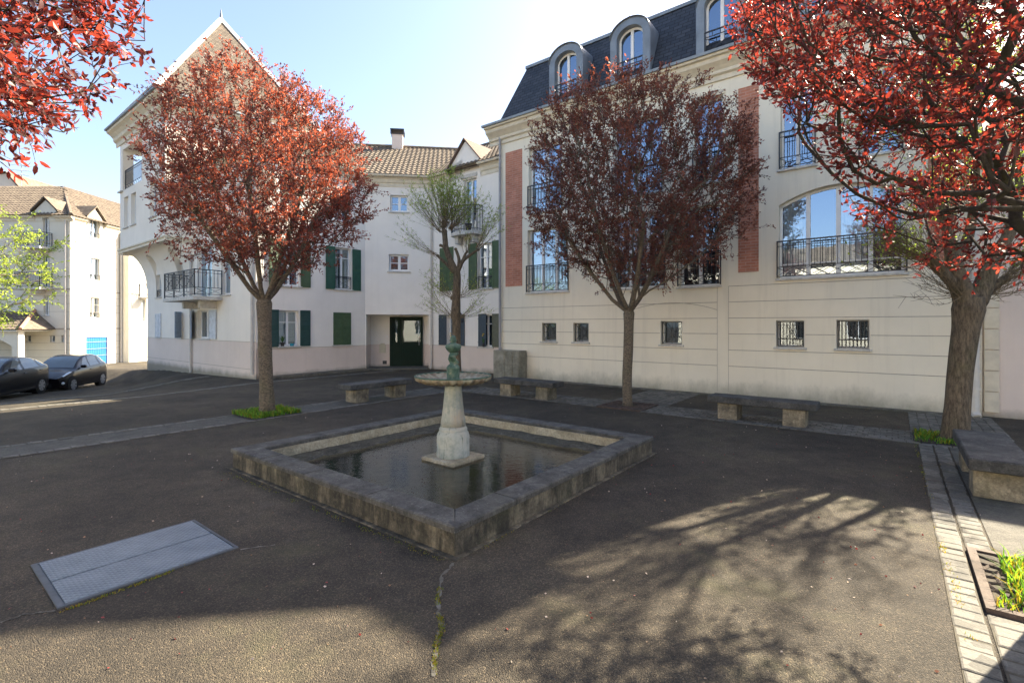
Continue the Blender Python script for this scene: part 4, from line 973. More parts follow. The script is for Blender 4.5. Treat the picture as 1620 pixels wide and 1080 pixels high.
m=MB(); m.tube([apx,apx+Vector((0,0,0.55))],[0.08,0.01],6); m.lathe(tuple(apx),[(0.15,-0.1),(0.12,0.0),(0.05,0.1)],8); m.build('finial',M['zinc'],bT)
m=MB(); m.tube([c1,c0],0.06,6); m.build('gutter',M['zinc'],bT)
m=MB(); m.tube([c0,c3],0.06,6); m.build('gutter',M['zinc'],bT)
for o in oP: window(bT,T,o,d=-0.14,cols=2 if o['s0']>3 else 1,base=PD,curtain=[(0,1,'curtain')])
window(bT,SR,oS[0],cols=2)
m=MB(); rail(m,T,P0+0.43,2.78,ZL+0.05,ZL+0.98,PD-0.1,0.13,0.2,t=0.02); m.build('loggia_railing',M['iron'],bT)
m=MB(); m.box(T,P0-0.06,P0+0.5,ZL-0.06,ZL,PD,PD+0.1); m.build('sill',M['sill'],bT)
for k,o in enumerate(oT):
    window(bT,T,o,d=-0.14,cols=2 if (o['s1']-o['s0'])>0.9 else 1,curtain=[(0,1,'curtain')] if k in (3,6) else None)
shutter(bT,T,1.32,2.05,1.29,2.38,M['sh_white'],d=0.004,split=True,label='closed white shutters near the far left corner')
shutter(bT,T,4.10,4.62,1.3,2.42,M['sh_white'],d=0.004); shutter(bT,T,4.62,5.02,1.3,2.42,M['sh_grey'],ang=math.radians(52)); 
shutter(bT,T,5.60,6.26,1.3,2.44,M['sh_grey'],ang=math.radians(14)); shutter(bT,T,7.58,8.22,1.3,2.44,M['sh_white'])
m=MB(); rail(m,T,1.37,2.03,3.2,3.5,-0.05,0.2,0.2,t=0.016); m.build('railing',M['iron'],bT)
# balcony on T
bs0,bs1=5.60,8.75; bd=1.0; bz=2.92
m=MB(); m.box(T,bs0,bs1,bz-0.14,bz,0.003,bd); m.box(T,bs0+0.8,bs0+0.98,bz-0.42,bz-0.142,0.003,0.6); m.box(T,bs1-0.7,bs1-0.52,bz-0.42,bz-0.142,0.003,0.6)
bal=m.build('balcony',M['sill'],bT,bev=0.015)
m=MB(); rail(m,T,bs0+0.03,bs1-0.03,bz+0.06,bz+1.0,bd-0.05,0.13,0.25,t=0.02,xs_=False)
n=3
for k in range(n):
    a=bs0+0.03+(bs1-bs0-0.06)*k/n;b=bs0+0.03+(bs1-bs0-0.06)*(k+1)/n
    m.box(T,a-0.02,a+0.02,bz,bz+1.0,bd-0.07,bd-0.03); m.bar(T.P(a,bz+0.3,bd-0.05),T.P(b,bz+0.85,bd-0.05),0.016); m.bar(T.P(a,bz+0.85,bd-0.05),T.P(b,bz+0.3,bd-0.05),0.016)
for s_,dirn in ((bs0+0.03,1),(bs1-0.03,1)):
    q=Fr(T.P(s_,0,0.0)[:2],T.n); rail(m,q,0.03,bd-0.05,bz+0.06,bz+1.0,0.0,0.13,0.25,t=0.02)
m.build('railing',M['iron'],bal)
downpipe(bT,T,5.80,-0.25,4.6,0.08,0.045,M['pipe'],shoe=False); downpipe(bT,T,TW-0.10,0.0,7.6,0.09,0.05,M['pipe'],clips=(0.9,2.9,5.2),shoe=False)
# small roof over the lower part right of the tower
m=MB(); o_=T.P(P1,8.1,0.3); tileplane(m,o_,(T.u[0],T.u[1],0),vup(T),[(0,0),(TW-P1+0.3,0),(TW-P1-RUN,SL),(0,SL)]); m.build('roof',M['tile'],bT,fix=False)
m=MB(); prof=[(0,7.66),(0.03,7.66),(0.03,7.80),(0.08,7.84),(0.10,7.95),(0.18,8.02),(0.20,8.08),(0,8.08)]; m.prism(T,prof,P1+0.02,TW+0.2); m.build('eaves_moulding',M['stone'],bT)
m=MB(); H_=T.P(TW-RUN,zr,-RUN); m.poly([T.P(P1,zr-0.02,-RUN),H_,T.P(TW-RUN,8.1,-2*RUN+0.3),T.P(P1,8.1,-2*RUN+0.3)]); m.poly([T.P(P1,8.04,0.2),T.P(TW+0.2,8.04,0.2),T.P(TW-RUN,zr-0.06,-RUN),T.P(P1,zr-0.06,-RUN)]); m.build('roof_back',M['verge'],bT,fix=False)
m=MB(); m.quad(T.P(0.12,-0.7,-6),T.P(P1,-0.7,-6),T.P(P1,ZB,-6),T.P(0.12,ZB,-6)); m.build('back_wall',M['tower'],bT,fix=False)

# ================================================================= FAR HOUSE (left, behind the cars)
FD=34.0; FX=(111-CX)*FD/F
F1=Fr((FX-16,FD),(1,0)); F2=Fr((FX,FD),(0,1))
bF=empty('far_house',(FX,FD,-1.4),'cream three storey house with brown hipped tile roof behind the parked cars','building')
def ph(fr,x0,y0,x1,y1):
    a=fr.hit(x0,y0); b=fr.hit(x1,y1); return op(min(a[0],b[0]),max(a[0],b[0]),min(a[1],b[1]),max(a[1],b[1]))
zE=F1.hit(60,342)[1]; z2=F1.hit(60,456)[1]; z1=F1.hit(60,519)[1]
F2W=4.35
oF1=[ph(F1,68,337,78,392),ph(F1,68,403,78,455),ph(F1,69,468,78,499),ph(F1,79,530,87,541),ph(F1,97,530,104,541),ph(F1,40,530,49,541),ph(F1,5,403,14,450),ph(F1,20,532,58,575)]
oF2=[ph(F2,142,346,157,378),ph(F2,142,407,158,444),ph(F2,142,470,157,503),ph(F2,136,533,170,575)]
for o in oF2: o['z1']=F2.hit(142,{0:346,1:407,2:470,3:533}[oF2.index(o)])[1] if False else o['z1']
oF2[3]=dict(s0=oF2[3]['s0'],s1=oF2[3]['s1'],z0=-1.6,z1=F2.hit(150,533)[1])
oF1=[o for i,o in enumerate(oF1) if i!=7]
oF1[0]['z1']=min(oF1[0]['z1'],zE-0.12)
m=MB(); wall(m,F1,0,16,-2.5,zE,oF1,0.3); wall(m,F2,0,F2W,-2.5,zE,oF2,0.3)
m.build('wall',[M['far'],M['dark']],bF,fix=False)
m=MB()
for z_ in (z2,z1):
    m.box(F1,0,16.03,z_-0.10,z_,0.0,0.03); m.box(F2,0.0,F2W,z_-0.101,z_-0.001,0.0,0.03)
for z_ in (z1-0.5,z1-1.0,z1-1.5,z1-2.0,z2-0.5,z2-1.05,z2-1.6):
    m.box(F1,0,16.0,z_-0.02,z_,0.0,0.004); m.box(F2,0.3,F2W,z_-0.021,z_-0.001,0.0,0.004)
m.build('string_course',M['joint'],bF)
prof=[(0,zE-0.35),(0.06,zE-0.35),(0.1,zE-0.2),(0.25,zE-0.1),(0.28,zE),(0,zE)]
m=MB(); m.prism(F1,prof,0,oF1[0]['s0']-0.5); m.prism(F1,prof,oF1[0]['s1']+0.5,16.28); m.prism(F2,[(d,z+0.002) for d,z in prof],0,oF2[0]['s0']-0.4); m.prism(F2,[(d,z+0.002) for d,z in prof],oF2[0]['s1']+0.4,F2W); m.build('cornice',M['stone'],bF)
# hipped roof: apex line parallel to F1
rt_=34.0/ (HY-289)
RZ=zE+3.15; RB=4.9
m=MB(); ang=math.atan2(RZ-zE,RB); SLf=(RB+0.35)/math.cos(ang)
tileplane(m,F1.P(0,zE,0.35),(1,0,0),(0,math.cos(ang),math.sin(ang)),[(-2,0),(16.35,0),(16.35-5.25,SLf),(-2,SLf)],pitch=0.26,row=0.4,amp=0.05)
tileplane(m,F2.P(0,zE,0.35),(0,1,0),(-math.cos(ang),0,math.sin(ang)),[(-0.35,0),(12,0),(12,SLf),(4.9,SLf)],pitch=0.26,row=0.4,amp=0.05)
m.build('roof',M['tile'],bF,fix=False)
m=MB(); cor=F1.P(16.35,zE+0.06,0.35); ap=(FX-RB,FD+RB,RZ+0.1); m.tube([cor,ap],0.13,6); m.tube([ap,(FX-RB-11,FD+RB,RZ+0.1)],0.12,6); m.tube([ap,(FX-RB,FD+15,RZ+0.1)],0.12,6); m.build('ridge_tiles',M['tile'],bF)
m=MB(); m.poly([(FX-20,FD+RB,RZ),(FX-RB,FD+RB,RZ),(FX-RB,FD+14,RZ),(FX-20,FD+14,RZ)]); m.quad((FX-20,FD+14,RZ),(FX-RB,FD+14,RZ),(FX,FD+14,-2),(FX-20,FD+14,-2)); m.build('roof_back',M['verge'],bF,fix=False)
for fr,o,hw in ((F1,oF1[0],0.95),(F2,oF2[0],0.85)):
    c_=(o['s0']+o['s1'])/2; zb=zE-0.35; zg=zE+0.55; zp=zE+1.25
    if fr is F2: zg=zE+0.45; zp=zE+1.1
    m=MB()
    m.box(fr,c_-hw*0.78,o['s0']-0.003,zb,zg-0.2,-1.5,0.05); m.box(fr,o['s1']+0.003,c_+hw*0.78,zb,zg-0.2,-1.5,0.05); 
    m.poly([fr.P(c_-hw*0.78,max(zg-0.2,o['z1']),0.05),fr.P(c_+hw*0.78,max(zg-0.2,o['z1']),0.05),fr.P(c_+hw*0.6,zg,0.05),fr.P(c_,zp-0.15,0.05),fr.P(c_-hw*0.6,zg,0.05)])
    m.box(fr,o['s0']-0.003,o['s1']+0.003,o['z1'],max(zg-0.19,o['z1']+0.1),-1.5,0.049)
    dg=m.build('dormer',M['far'],bF,fix=False)
    m=MB()
    for sg in (-1,1):
        a=Vector(fr.P(c_+sg*hw,zg-0.25,0.2)); b=Vector(fr.P(c_,zp,0.2)); bk_=Vector((-fr.n[0],-fr.n[1],0)); tk=Vector((0,0,0.1))
        m.quad(a,b,b+bk_*3.2,a+bk_*2.0); m.quad(a+tk,b+tk,b+tk+bk_*3.2,a+tk+bk_*2.0); m.quad(a,b,b+tk,a+tk)
    m.build('dormer_roof',M['tile'],dg,fix=False)
for o in oF1: window(bF,F1,o,d=-0.14,cols=2 if o['z1']-o['z0']>0.8 else 1,fw=0.05)
for o in oF2[:3]:
    w_=window(bF,F2,o,d=-0.14,cols=2,fw=0.05)
    m=MB(); rail(m,F2,o['s0'],o['s1'],o['z0'],o['z0']+0.4,0.02,0.12,0.3,t=0.02,xs_=False); m.build('railing',M['iron'],w_)
o=oF2[3]
gd=MB()
n=12
for k in range(n):
    a=o['s0']+(o['s1']-o['s0'])*k/n; b=o['s0']+(o['s1']-o['s0'])*(k+1)/n; gd.box(F2,a+0.01,b-0.01,o['z0'],o['z1']-0.02,-0.10,-0.07)
gd.box(F2,o['s0'],o['s1'],o['z0'],o['z1']-0.02,-0.14,-0.101); gd.build('garage_door',M['blue'],bF)
for (y0,y1,zslab) in ((365,392,0),(430,455,1)):
    a,zb=F1.hit(44,y1); b,zt_=F1.hit(83,y0); m=MB(); m.box(F1,a,b,zb-0.16,zb,0.003,0.95); m.box(F1,a+0.5,b-0.5,zb-0.4,zb-0.162,0.003,0.5); bal=m.build('balcony',M['sill'],bF)
    m=MB(); rail(m,F1,a+0.02,b-0.02,zb+0.05,zb+1.0,0.9,0.13,0.15,t=0.022,xs_=False)
    for s_ in (a+0.02,b-0.02):
        q=Fr(F1.P(s_,0,0.0)[:2],F1.n); rail(m,q,0.02,0.9,zb+0.05,zb+1.0,0.0,0.15,0.15,t=0.022,xs_=False)
    m.build('railing',M['iron'],bal)
downpipe(bF,F1,15.75,-1.4,zE-0.3,0.1,0.06,M['pipe'],clips=())
# setback section right of the blue door, and the sunny wall behind it
q0=(FX+0.0,FD+F2W); F3=Fr(q0,(1,0)); 
m=MB(); xs3=(204-CX)*(FD+F2W)/F-q0[0]
m.box(F3,0.0,xs3,-2.5,zE-0.3,-3,0.0)
m.box(F3,0.0,xs3+0.03,z2-0.10,z2,0.001,0.03); m.build('wing',M['far'],bF)
downpipe(bF,F3,0.14,-1.4,zE-0.35,0.08,0.06,M['pipe'],clips=())
F4=Fr((q0[0]+xs3,FD+F2W+0.0),(0.18,0.984))
oF4=[ph(F4,222,474,231,508)]; b4=ph(F4,221,443,232,470)
m=MB(); wall(m,F4,0,14,-2.5,7.5,oF4,0.3); 
m.box(F4,0,14,z2-0.1,z2,0.001,0.03); m.box(F4,0,14,z1-0.1,z1,0.001,0.03); m.build('rear_wing',[M['far'],M['dark']],bF,fix=False)
window(bF,F4,oF4[0],cols=2)
z4=b4['z0']; m=MB(); m.box(F4,b4['s0'],b4['s1'],z4-0.15,z4,0.003,0.8); bal=m.build('balcony',M['sill'],bF); m=MB(); rail(m,F4,b4['s0'],b4['s1'],z4+0.05,z4+1.05,0.75,0.14,0.15,t=0.03,xs_=False); q=Fr(F4.P(b4['s0'],0,0.0)[:2],F4.n); rail(m,q,0.02,0.75,z4+0.05,z4+1.05,0,0.15,0.15,t=0.03,xs_=False); m.build('railing',M['iron'],bal)
# porch with small tiled roof
pa=F1.hit(-60,520)[0]; pb_=F1.hit(66,516)[0]; pz=F1.hit(40,526)[1]+0.2
m=MB(); PDp=2.2
Pf=Fr(F1.P(0,0,PDp)[:2],(1,0)); pa2=Pf.hit(-90,520)[0]; pb2=Pf.hit(32,520)[0]; pz=Pf.hit(20,522)[1]
m.box(Pf,pa2,pb2,pz-0.1,pz,-PDp,0.25)
prs=[pb2-0.55,pb2-3.6]
for s_ in prs: m.box(Pf,s_,s_+0.42,-2,pz-0.5,-0.42,0)
m.box(Pf,pa2+0.1,pb2-0.13,pz-0.5,pz-0.1,-0.4,-0.002)
for k in range(8):
    u0=-1+2*k/8;u1=-1+2*(k+1)/8; c_=(prs[0]+prs[1]+0.42)/2; hw=(prs[0]-prs[1]-0.42)/2
    m.add([Pf.P(c_+u0*hw,pz-0.5,-0.003),Pf.P(c_+u1*hw,pz-0.5,-0.003),Pf.P(c_+u1*hw,pz-0.55-0.5*u1*u1,-0.003),Pf.P(c_+u0*hw,pz-0.55-0.5*u0*u0,-0.003)],[(0,1,2,3)])
porch=m.build('porch',M['far'],bF)
m=MB(); an_=math.radians(27); rr_=(PDp+0.3)/math.cos(an_); tileplane(m,Pf.P(0,pz+0.02,0.3),(1,0,0),(0,math.cos(an_),math.sin(an_)),[(pa2,0),(pb2+0.3,0),(pb2-1.2,rr_),(pa2,rr_)],pitch=0.26,row=0.38,amp=0.05)
m.poly([Pf.P(pb2+0.3,pz+0.05,0.3),Pf.P(pb2-1.2,pz+1.32,-PDp),Pf.P(pb2+0.3,pz+0.05,-PDp)])
m.build('porch_roof',M['tile'],porch,fix=False)
m=MB(); m.tube([Pf.P(pb2+0.3,pz+0.08,0.3),Pf.P(pb2-1.2,pz+1.36,-PDp)],0.11,6); m.build('porch_ridge',M['orange_tile'],porch)
m=MB(); cc=F1.P((pa+pb_)/2,-2,0); 
# TV aerial on the roof of the small gable house further left
gx,gy=((20-CX)*44/F,44.0); gh=empty('gabled_house',(gx,gy,-1.5),'pale gabled house peeking over the tiled roof at far left','building')
def up(py,D): return EYE+(HY-py)*D/F
m=MB(); x0=(-60-CX)*44/F; x1=(37-CX)*44/F; xa=(14-CX)*44/F; z0_=up(300,44); zp_=up(274,44)
m.poly([(x0,44,-2),(x1,44,-2),(x1,44,z0_),(xa,44,zp_),(x0,44,zp_-0.6)]); m.quad((x1,44,-2),(x1,54,-2),(x1,54,z0_),(x1,44,z0_)); m.build('wall',M['far'],gh,fix=False)
m=MB(); m.poly([(x1+0.3,43.7,z0_-0.25),(xa,43.7,zp_+0.1),(xa,54,zp_+0.1),(x1+0.3,54,z0_-0.25)]); m.poly([(x0,43.7,zp_-0.5),(xa,43.7,zp_+0.1),(xa,54,zp_+0.1),(x0,54,zp_-0.5)]); m.poly([(x1+0.3,43.7,z0_-0.45),(xa,43.7,zp_-0.1),(xa,43.7,zp_+0.1),(x1+0.3,43.7,z0_-0.25)]); m.build('roof',M['tile'],gh,fix=False)
ax=(34-CX)*43/F; m=MB(); m.tube([(ax,43,z0_-0.5),(ax,43,up(248,43))],0.03,5)
for k,(zy,hl) in enumerate(((252,0.35),(262,0.7),(270,0.7),(277,0.5))): 
    z_=up(zy,43); m.tube([(ax-hl*0.9,43.0-hl*0.4,z_),(ax+hl*0.9,43.0+hl*0.4,z_)],0.016,4)
    for j in range(-2,3): m.tube([(ax+j*hl*0.4,43-0.25,z_-0.04),(ax+j*hl*0.4,43+0.25,z_+0.06)],0.012,4)
m.build('tv_aerial',M['zinc'],gh)

# ================================================================= FOUNTAIN
fc=AB(4.78,4.82); FA,FB=4.78,4.82; HW=2.03; FRh=0.25
fo=empty('fountain',(fc[0],fc[1],0),'square stone basin with pale cast iron pedestal and scalloped bowl','fountain')
Ff=Fr(fc,(B[0],B[1]))
def ring(m,ho,hi,z0,z1,mi=0):
    o=[AB(FA+a*ho,FB+b*ho) for a,b in ((-1,-1),(1,-1),(1,1),(-1,1))]; i=[AB(FA+a*hi,FB+b*hi) for a,b in ((-1,-1),(1,-1),(1,1),(-1,1))]
    vs=[(*p,z0) for p in o]+[(*p,z0) for p in i]+[(*p,z1) for p in o]+[(*p,z1) for p in i]; fs=[]
    for k in range(4):
        j=(k+1)%4; fs+=[(k,j,8+j,8+k),(4+k,12+k,12+j,4+j),(8+k,8+j,12+j,12+k),(k,4+k,4+j,j)]
    m.add(vs,fs,mi)
m=MB(); ring(m,HW-0.02,HW-0.22,-0.15,FRh-0.053); m.build('basin_wall',[M['basin']],fo)
m=MB(); ring(m,HW-0.2195,HW-0.30,-0.15,FRh-0.054); m.build('inner_wall',M['basin_in'],fo)
# coping slabs in lengths
m=MB()
for k in range(4):
    ax_=[(1,0),(0,1),(-1,0),(0,-1)][k]; nx_=[(0,-1),(1,0),(0,1),(-1,0)][k]
    cuts=[-1,-0.42,0.12,0.6,1]
    for q in range(4):
        t0=cuts[q]*HW+ (0.004 if q else 0); t1=cuts[q+1]*HW-(0.004 if q<3 else 0)
        def pt(t,r,z):
            a=ax_[0]*t+nx_[0]*r; b=ax_[1]*t+nx_[1]*r; x,y=AB(FA+a,FB+b); return (x,y,z)
        hi=HW-0.285
        i0=t0 if q else -hi; i1=t1 if q<3 else hi
        zt_=FRh+random.uniform(-0.003,0.003)
        vs=[pt(t0,HW,FRh-0.052),pt(t1,HW,FRh-0.052),pt(i1,hi,FRh-0.052),pt(i0,hi,FRh-0.052)]
        c=0.012
        v1=[pt(t0,HW,zt_-c),pt(t1,HW,zt_-c),pt(i1,hi,zt_-c),pt(i0,hi,zt_-c)]
        v2=[pt(t0+ (c if q else c),HW-c,zt_),pt(t1-c,HW-c,zt_),pt(i1-c*0.3,hi+c,zt_),pt(i0+c*0.3,hi+c,zt_)]
        vs=vs+v1+v2
        m.add(vs,[(0,1,5,4),(1,2,6,5),(2,3,7,6),(3,0,4,7),(4,5,9,8),(5,6,10,9),(6,7,11,10),(7,4,8,11),(8,9,10,11),(3,2,1,0)])
m.build('coping',M['coping'],fo,fix=False)
# basin floor: silt rising towards the back walls
m=MB(); n=46; hi=HW-0.29; WZ=0.055
from mathutils import noise as mn
vs=[]
for j in range(n+1):
    for i in range(n+1):
        a=-hi+2*hi*i/n; b=-hi+2*hi*j/n; x,y=AB(FA+a,FB+b)
        far_=max(a,b)/hi
        z=WZ-0.035+0.052*sm((far_-0.60)/0.30)+0.016*mn.noise(Vector((x*3,y*3,0)))+0.010*mn.noise(Vector((x*9,y*9,2)))
        vs.append((x,y,z))
m.add(vs,[(j*(n+1)+i,j*(n+1)+i+1,(j+1)*(n+1)+i+1,(j+1)*(n+1)+i) for j in range(n) for i in range(n)])
m.build('basin_floor',M['floor'],fo,smooth=True,fix=False)
m=MB(); q=[AB(FA+a*(HW-0.295),FB+b*(HW-0.295)) for a,b in ((-1,-1),(1,-1),(1,1),(-1,1))]; m.poly([(x,y,WZ) for x,y in (q if (q[1][0]-q[0][0])*(q[2][1]-q[1][1])-(q[1][1]-q[0][1])*(q[2][0]-q[1][0])>0 else q[::-1])]); tag(m.build('water',M['water'],fix=False),kind='structure')
px_,py_=((717-CX)*6.62/F,6.62); rzf=math.atan2(B[1],B[0])
m=MB(); m.cbox((px_,py_,0.045),(0.60,0.60,0.11),rz=rzf,bev=0.012); m.build('plinth',M['basin_in'],fo)
m=MB(); prof=[(0.235,0.09),(0.24,0.11),(0.235,0.16),(0.235,0.36),(0.225,0.40),(0.205,0.43),(0.200,0.44),(0.205,0.455),(0.200,0.47),(0.187,0.485),(0.182,0.50),(0.166,0.60),(0.150,0.72),(0.135,0.86),(0.122,0.98),(0.118,1.03),(0.130,1.05),(0.150,1.07)]
prof=[(q_[0]*0.93,q_[1]) for q_ in prof]; m.lathe((px_,py_,0),prof[:11],48); m.lathe((px_,py_,0),prof[10:],64,fl=16,fa=0.018); m.build('pedestal',M['patina'],fo,smooth=True)
# scalloped bowl
m=MB(); n=144
prof=[(0.10,1.06),(0.22,1.065),(0.34,1.08),(0.43,1.105),(0.485,1.135),(0.505,1.16),(0.50,1.172),(0.475,1.168),(0.44,1.135),(0.34,1.112),(0.2,1.10),(0.08,1.10)]
vs=[]
for i,(r,z) in enumerate(prof):
    for k in range(n):
        an=2*math.pi*k/n; s_=abs(math.sin(14*an)); dr=(0.022*s_ if 2<=i<=9 else 0); dz_=-(0.016*s_) if 2<=i<=5 else (-0.014*s_ if 7<=i<=9 else 0)
        vs.append((px_+(r+dr*(0.4 if i in(5,6) else 1))*math.cos(an),py_+(r+dr*(0.4 if i in(5,6) else 1))*math.sin(an),z+dz_))
fs=[(i*n+k,i*n+(k+1)%n,(i+1)*n+(k+1)%n,(i+1)*n+k) for i in range(len(prof)-1) for k in range(n)]+[tuple(range(n)),tuple((len(prof)-1)*n+k for k in range(n))]
m.add(vs,fs)
def bowlm():
    m_,t,p,o=newmat('stained_bowl_iron'); v=pos(t)
    c=ramp(t,noise(t,v,9,5,0.7),[(0.3,(0.13,0.09,0.065)),(0.5,(0.24,0.20,0.13)),(0.7,(0.36,0.36,0.27))])
    t.links.new(c,p.inputs['Base Color']); p.inputs['Roughness'].default_value=0.75; bump(t,p,noise(t,v,60,4),0.3,0.005); return m_
M['bowl']=bowlm(); m.build('bowl',M['bowl'],fo,smooth=True)
m=MB()
for k in range(1): 
    m.tube([(px_+0.505*math.cos(2*math.pi*i/64),py_+0.505*math.sin(2*math.pi*i/64),1.168) for i in range(65)],0.011,6)
m.build('bowl_rim',M['verdigris'],fo,smooth=True)
m=MB(); prof=[(0.085,1.09),(0.09,1.12),(0.084,1.15),(0.088,1.26),(0.092,1.28),(0.08,1.30),(0.06,1.32),(0.04,1.335)]
m.lathe((px_,py_,0),prof,24); 
# twisted stem
vs=[];n=16;rows=14
for i in range(rows+1):
    z=1.33+0.15*i/rows; tw=i/rows*2.6; r=0.048+0.016*math.sin(math.pi*i/rows)
    for k in range(n):
        an=2*math.pi*k/n; rr=r*(1+0.28*math.cos(2*(an)+tw*2)); vs.append((px_+0.016*math.cos(tw*2.4)+rr*math.cos(an),py_+0.016*math.sin(tw*2.4)+rr*math.sin(an),z))
m.add(vs,[(i*n+k,i*n+(k+1)%n,(i+1)*n+(k+1)%n,(i+1)*n+k) for i in range(rows) for k in range(n)])
m.lathe((px_,py_,0),[(0.03,1.47),(0.06,1.485),(0.09,1.52),(0.104,1.545),(0.106,1.56),(0.098,1.568),(0.102,1.578),(0.09,1.59),(0.05,1.60),(0.034,1.62),(0.045,1.635),(0.05,1.65),(0.034,1.665),(0.04,1.68),(0.03,1.70),(0.012,1.715)],28,fl=14,fa=0.03)
m.build('finial',M['verdigris'],fo,smooth=True)

# mortar fillet at the foot of the basin
m=MB(); ring(m,HW+0.035,HW-0.021,-0.05,0.010); m.build('foot_fillet',M['basin'],fo,bev=0.01)

# ================================================================= BENCHES
def bench_proto(loc,ang,label):
    r=empty('stone_bench',(0,0,0),label,'bench','stone benches around the fountain')
    m=MB(); m.cbox((0,0,0.385),(1.86,0.52,0.13),bev=0.014); m.build('seat',M['bench_top'],r)
    for s_ in (-0.57,0.57):
        m=MB(); m.cbox((s_,0,0.16),(0.36,0.42,0.325),bev=0.014); m.build('leg',M['bench_leg'],r)
    return r
spots=[(( -3.38,12.30),math.atan2(B[1],B[0]),'stone bench between the left red tree and the fountain bowl'),
       ((0.40,12.62),math.atan2(mA[1],mA[0]),'stone bench in front of the concrete cabinet at the building corner'),
       ((4.78,9.42),math.atan2(mA[1],mA[0]),'stone bench below the barred windows, right of the dark plum tree'),
       ((5.60,5.77),math.atan2(B[1],B[0]),'large near stone bench cut off by the right edge')]
bp=bench_proto(None,0,spots[0][2])
def copy_tree(o,parent=None):
    c=o.copy(); COL.objects.link(c)
    if parent is not None: c.parent=parent
    for ch in list(o.children): copy_tree(ch,c)
    return c
for i,(p,an,lab) in enumerate(spots):
    o=bp if i==0 else copy_tree(bp)
    o.location=(p[0],p[1],0); o.rotation_euler=(0,0,an); o['label']=lab

# ================================================================= concrete cabinet
cb=empty('concrete_cabinet',R.P(0.72,0,0.3),'mossy concrete utility cabinet against the cream building corner','cabinet')
m=MB(); m.box(R,0.14,1.26,-0.05,0.98,0.06,0.50); m.build('body',M['box'],cb,bev=0.012)
m=MB()
for (a,b) in ((0.16,0.63),(0.66,0.98),(1.01,1.24)):
    for (c,e) in ((0.03,0.50),(0.52,0.965)): m.box(R,a,b,c,e,0.501,0.518)
m.build('panels',M['box'],cb,bev=0.005)

# ================================================================= manhole plate
cn=[G(48,890),G(305,822),G(380,868),G(93,970)]
ctr=(sum(p[0] for p in cn)/4,sum(p[1] for p in cn)/4)
pl=empty('access_cover',(ctr[0],ctr[1],0),'blue grey steel double leaf access cover set in the asphalt','cover')
ca_,cb_=inv(*ctr)
def rect(m,a0,a1,b0,b1,z0,z1,mi=0):
    q=[AB(a0,b0),AB(a1,b0),AB(a1,b1),AB(a0,b1)]; m.add([(x,y,z0) for x,y in q]+[(x,y,z1) for x,y in q],[(0,1,5,4),(1,2,6,5),(2,3,7,6),(3,0,4,7),(4,5,6,7)],mi)
uva=lambda p:(p[0]*A[0]+p[1]*A[1],p[0]*B[0]+p[1]*B[1])
LA,LB=0.47,0.56
for k in range(2):
    m=MB(); a0=ca_-LA+0.03+(0 if k==0 else LA-0.018); a1=a0+LA-0.038
    rect(m,a0,a1,cb_-LB+0.045,cb_+LB-0.03,-0.02,0.013); m.build('leaf',M['plate'],pl,uv=uva,bev=0.003)
m=MB(); rect(m,ca_-LA,ca_-LA+0.025,cb_-LB,cb_+LB,-0.02,0.010); rect(m,ca_+LA-0.025,ca_+LA,cb_-LB,cb_+LB,-0.02,0.010); rect(m,ca_-LA+0.025,ca_+LA-0.025,cb_-LB,cb_-LB+0.035,-0.02,0.0105); rect(m,ca_-LA+0.025,ca_+LA-0.025,cb_+LB-0.022,cb_+LB,-0.02,0.0105); rect(m,ca_-LA+0.025,ca_+LA-0.025,cb_-LB+0.035,cb_+LB-0.022,-0.02,0.0055)
m.build('frame',M['frame_steel'],pl)

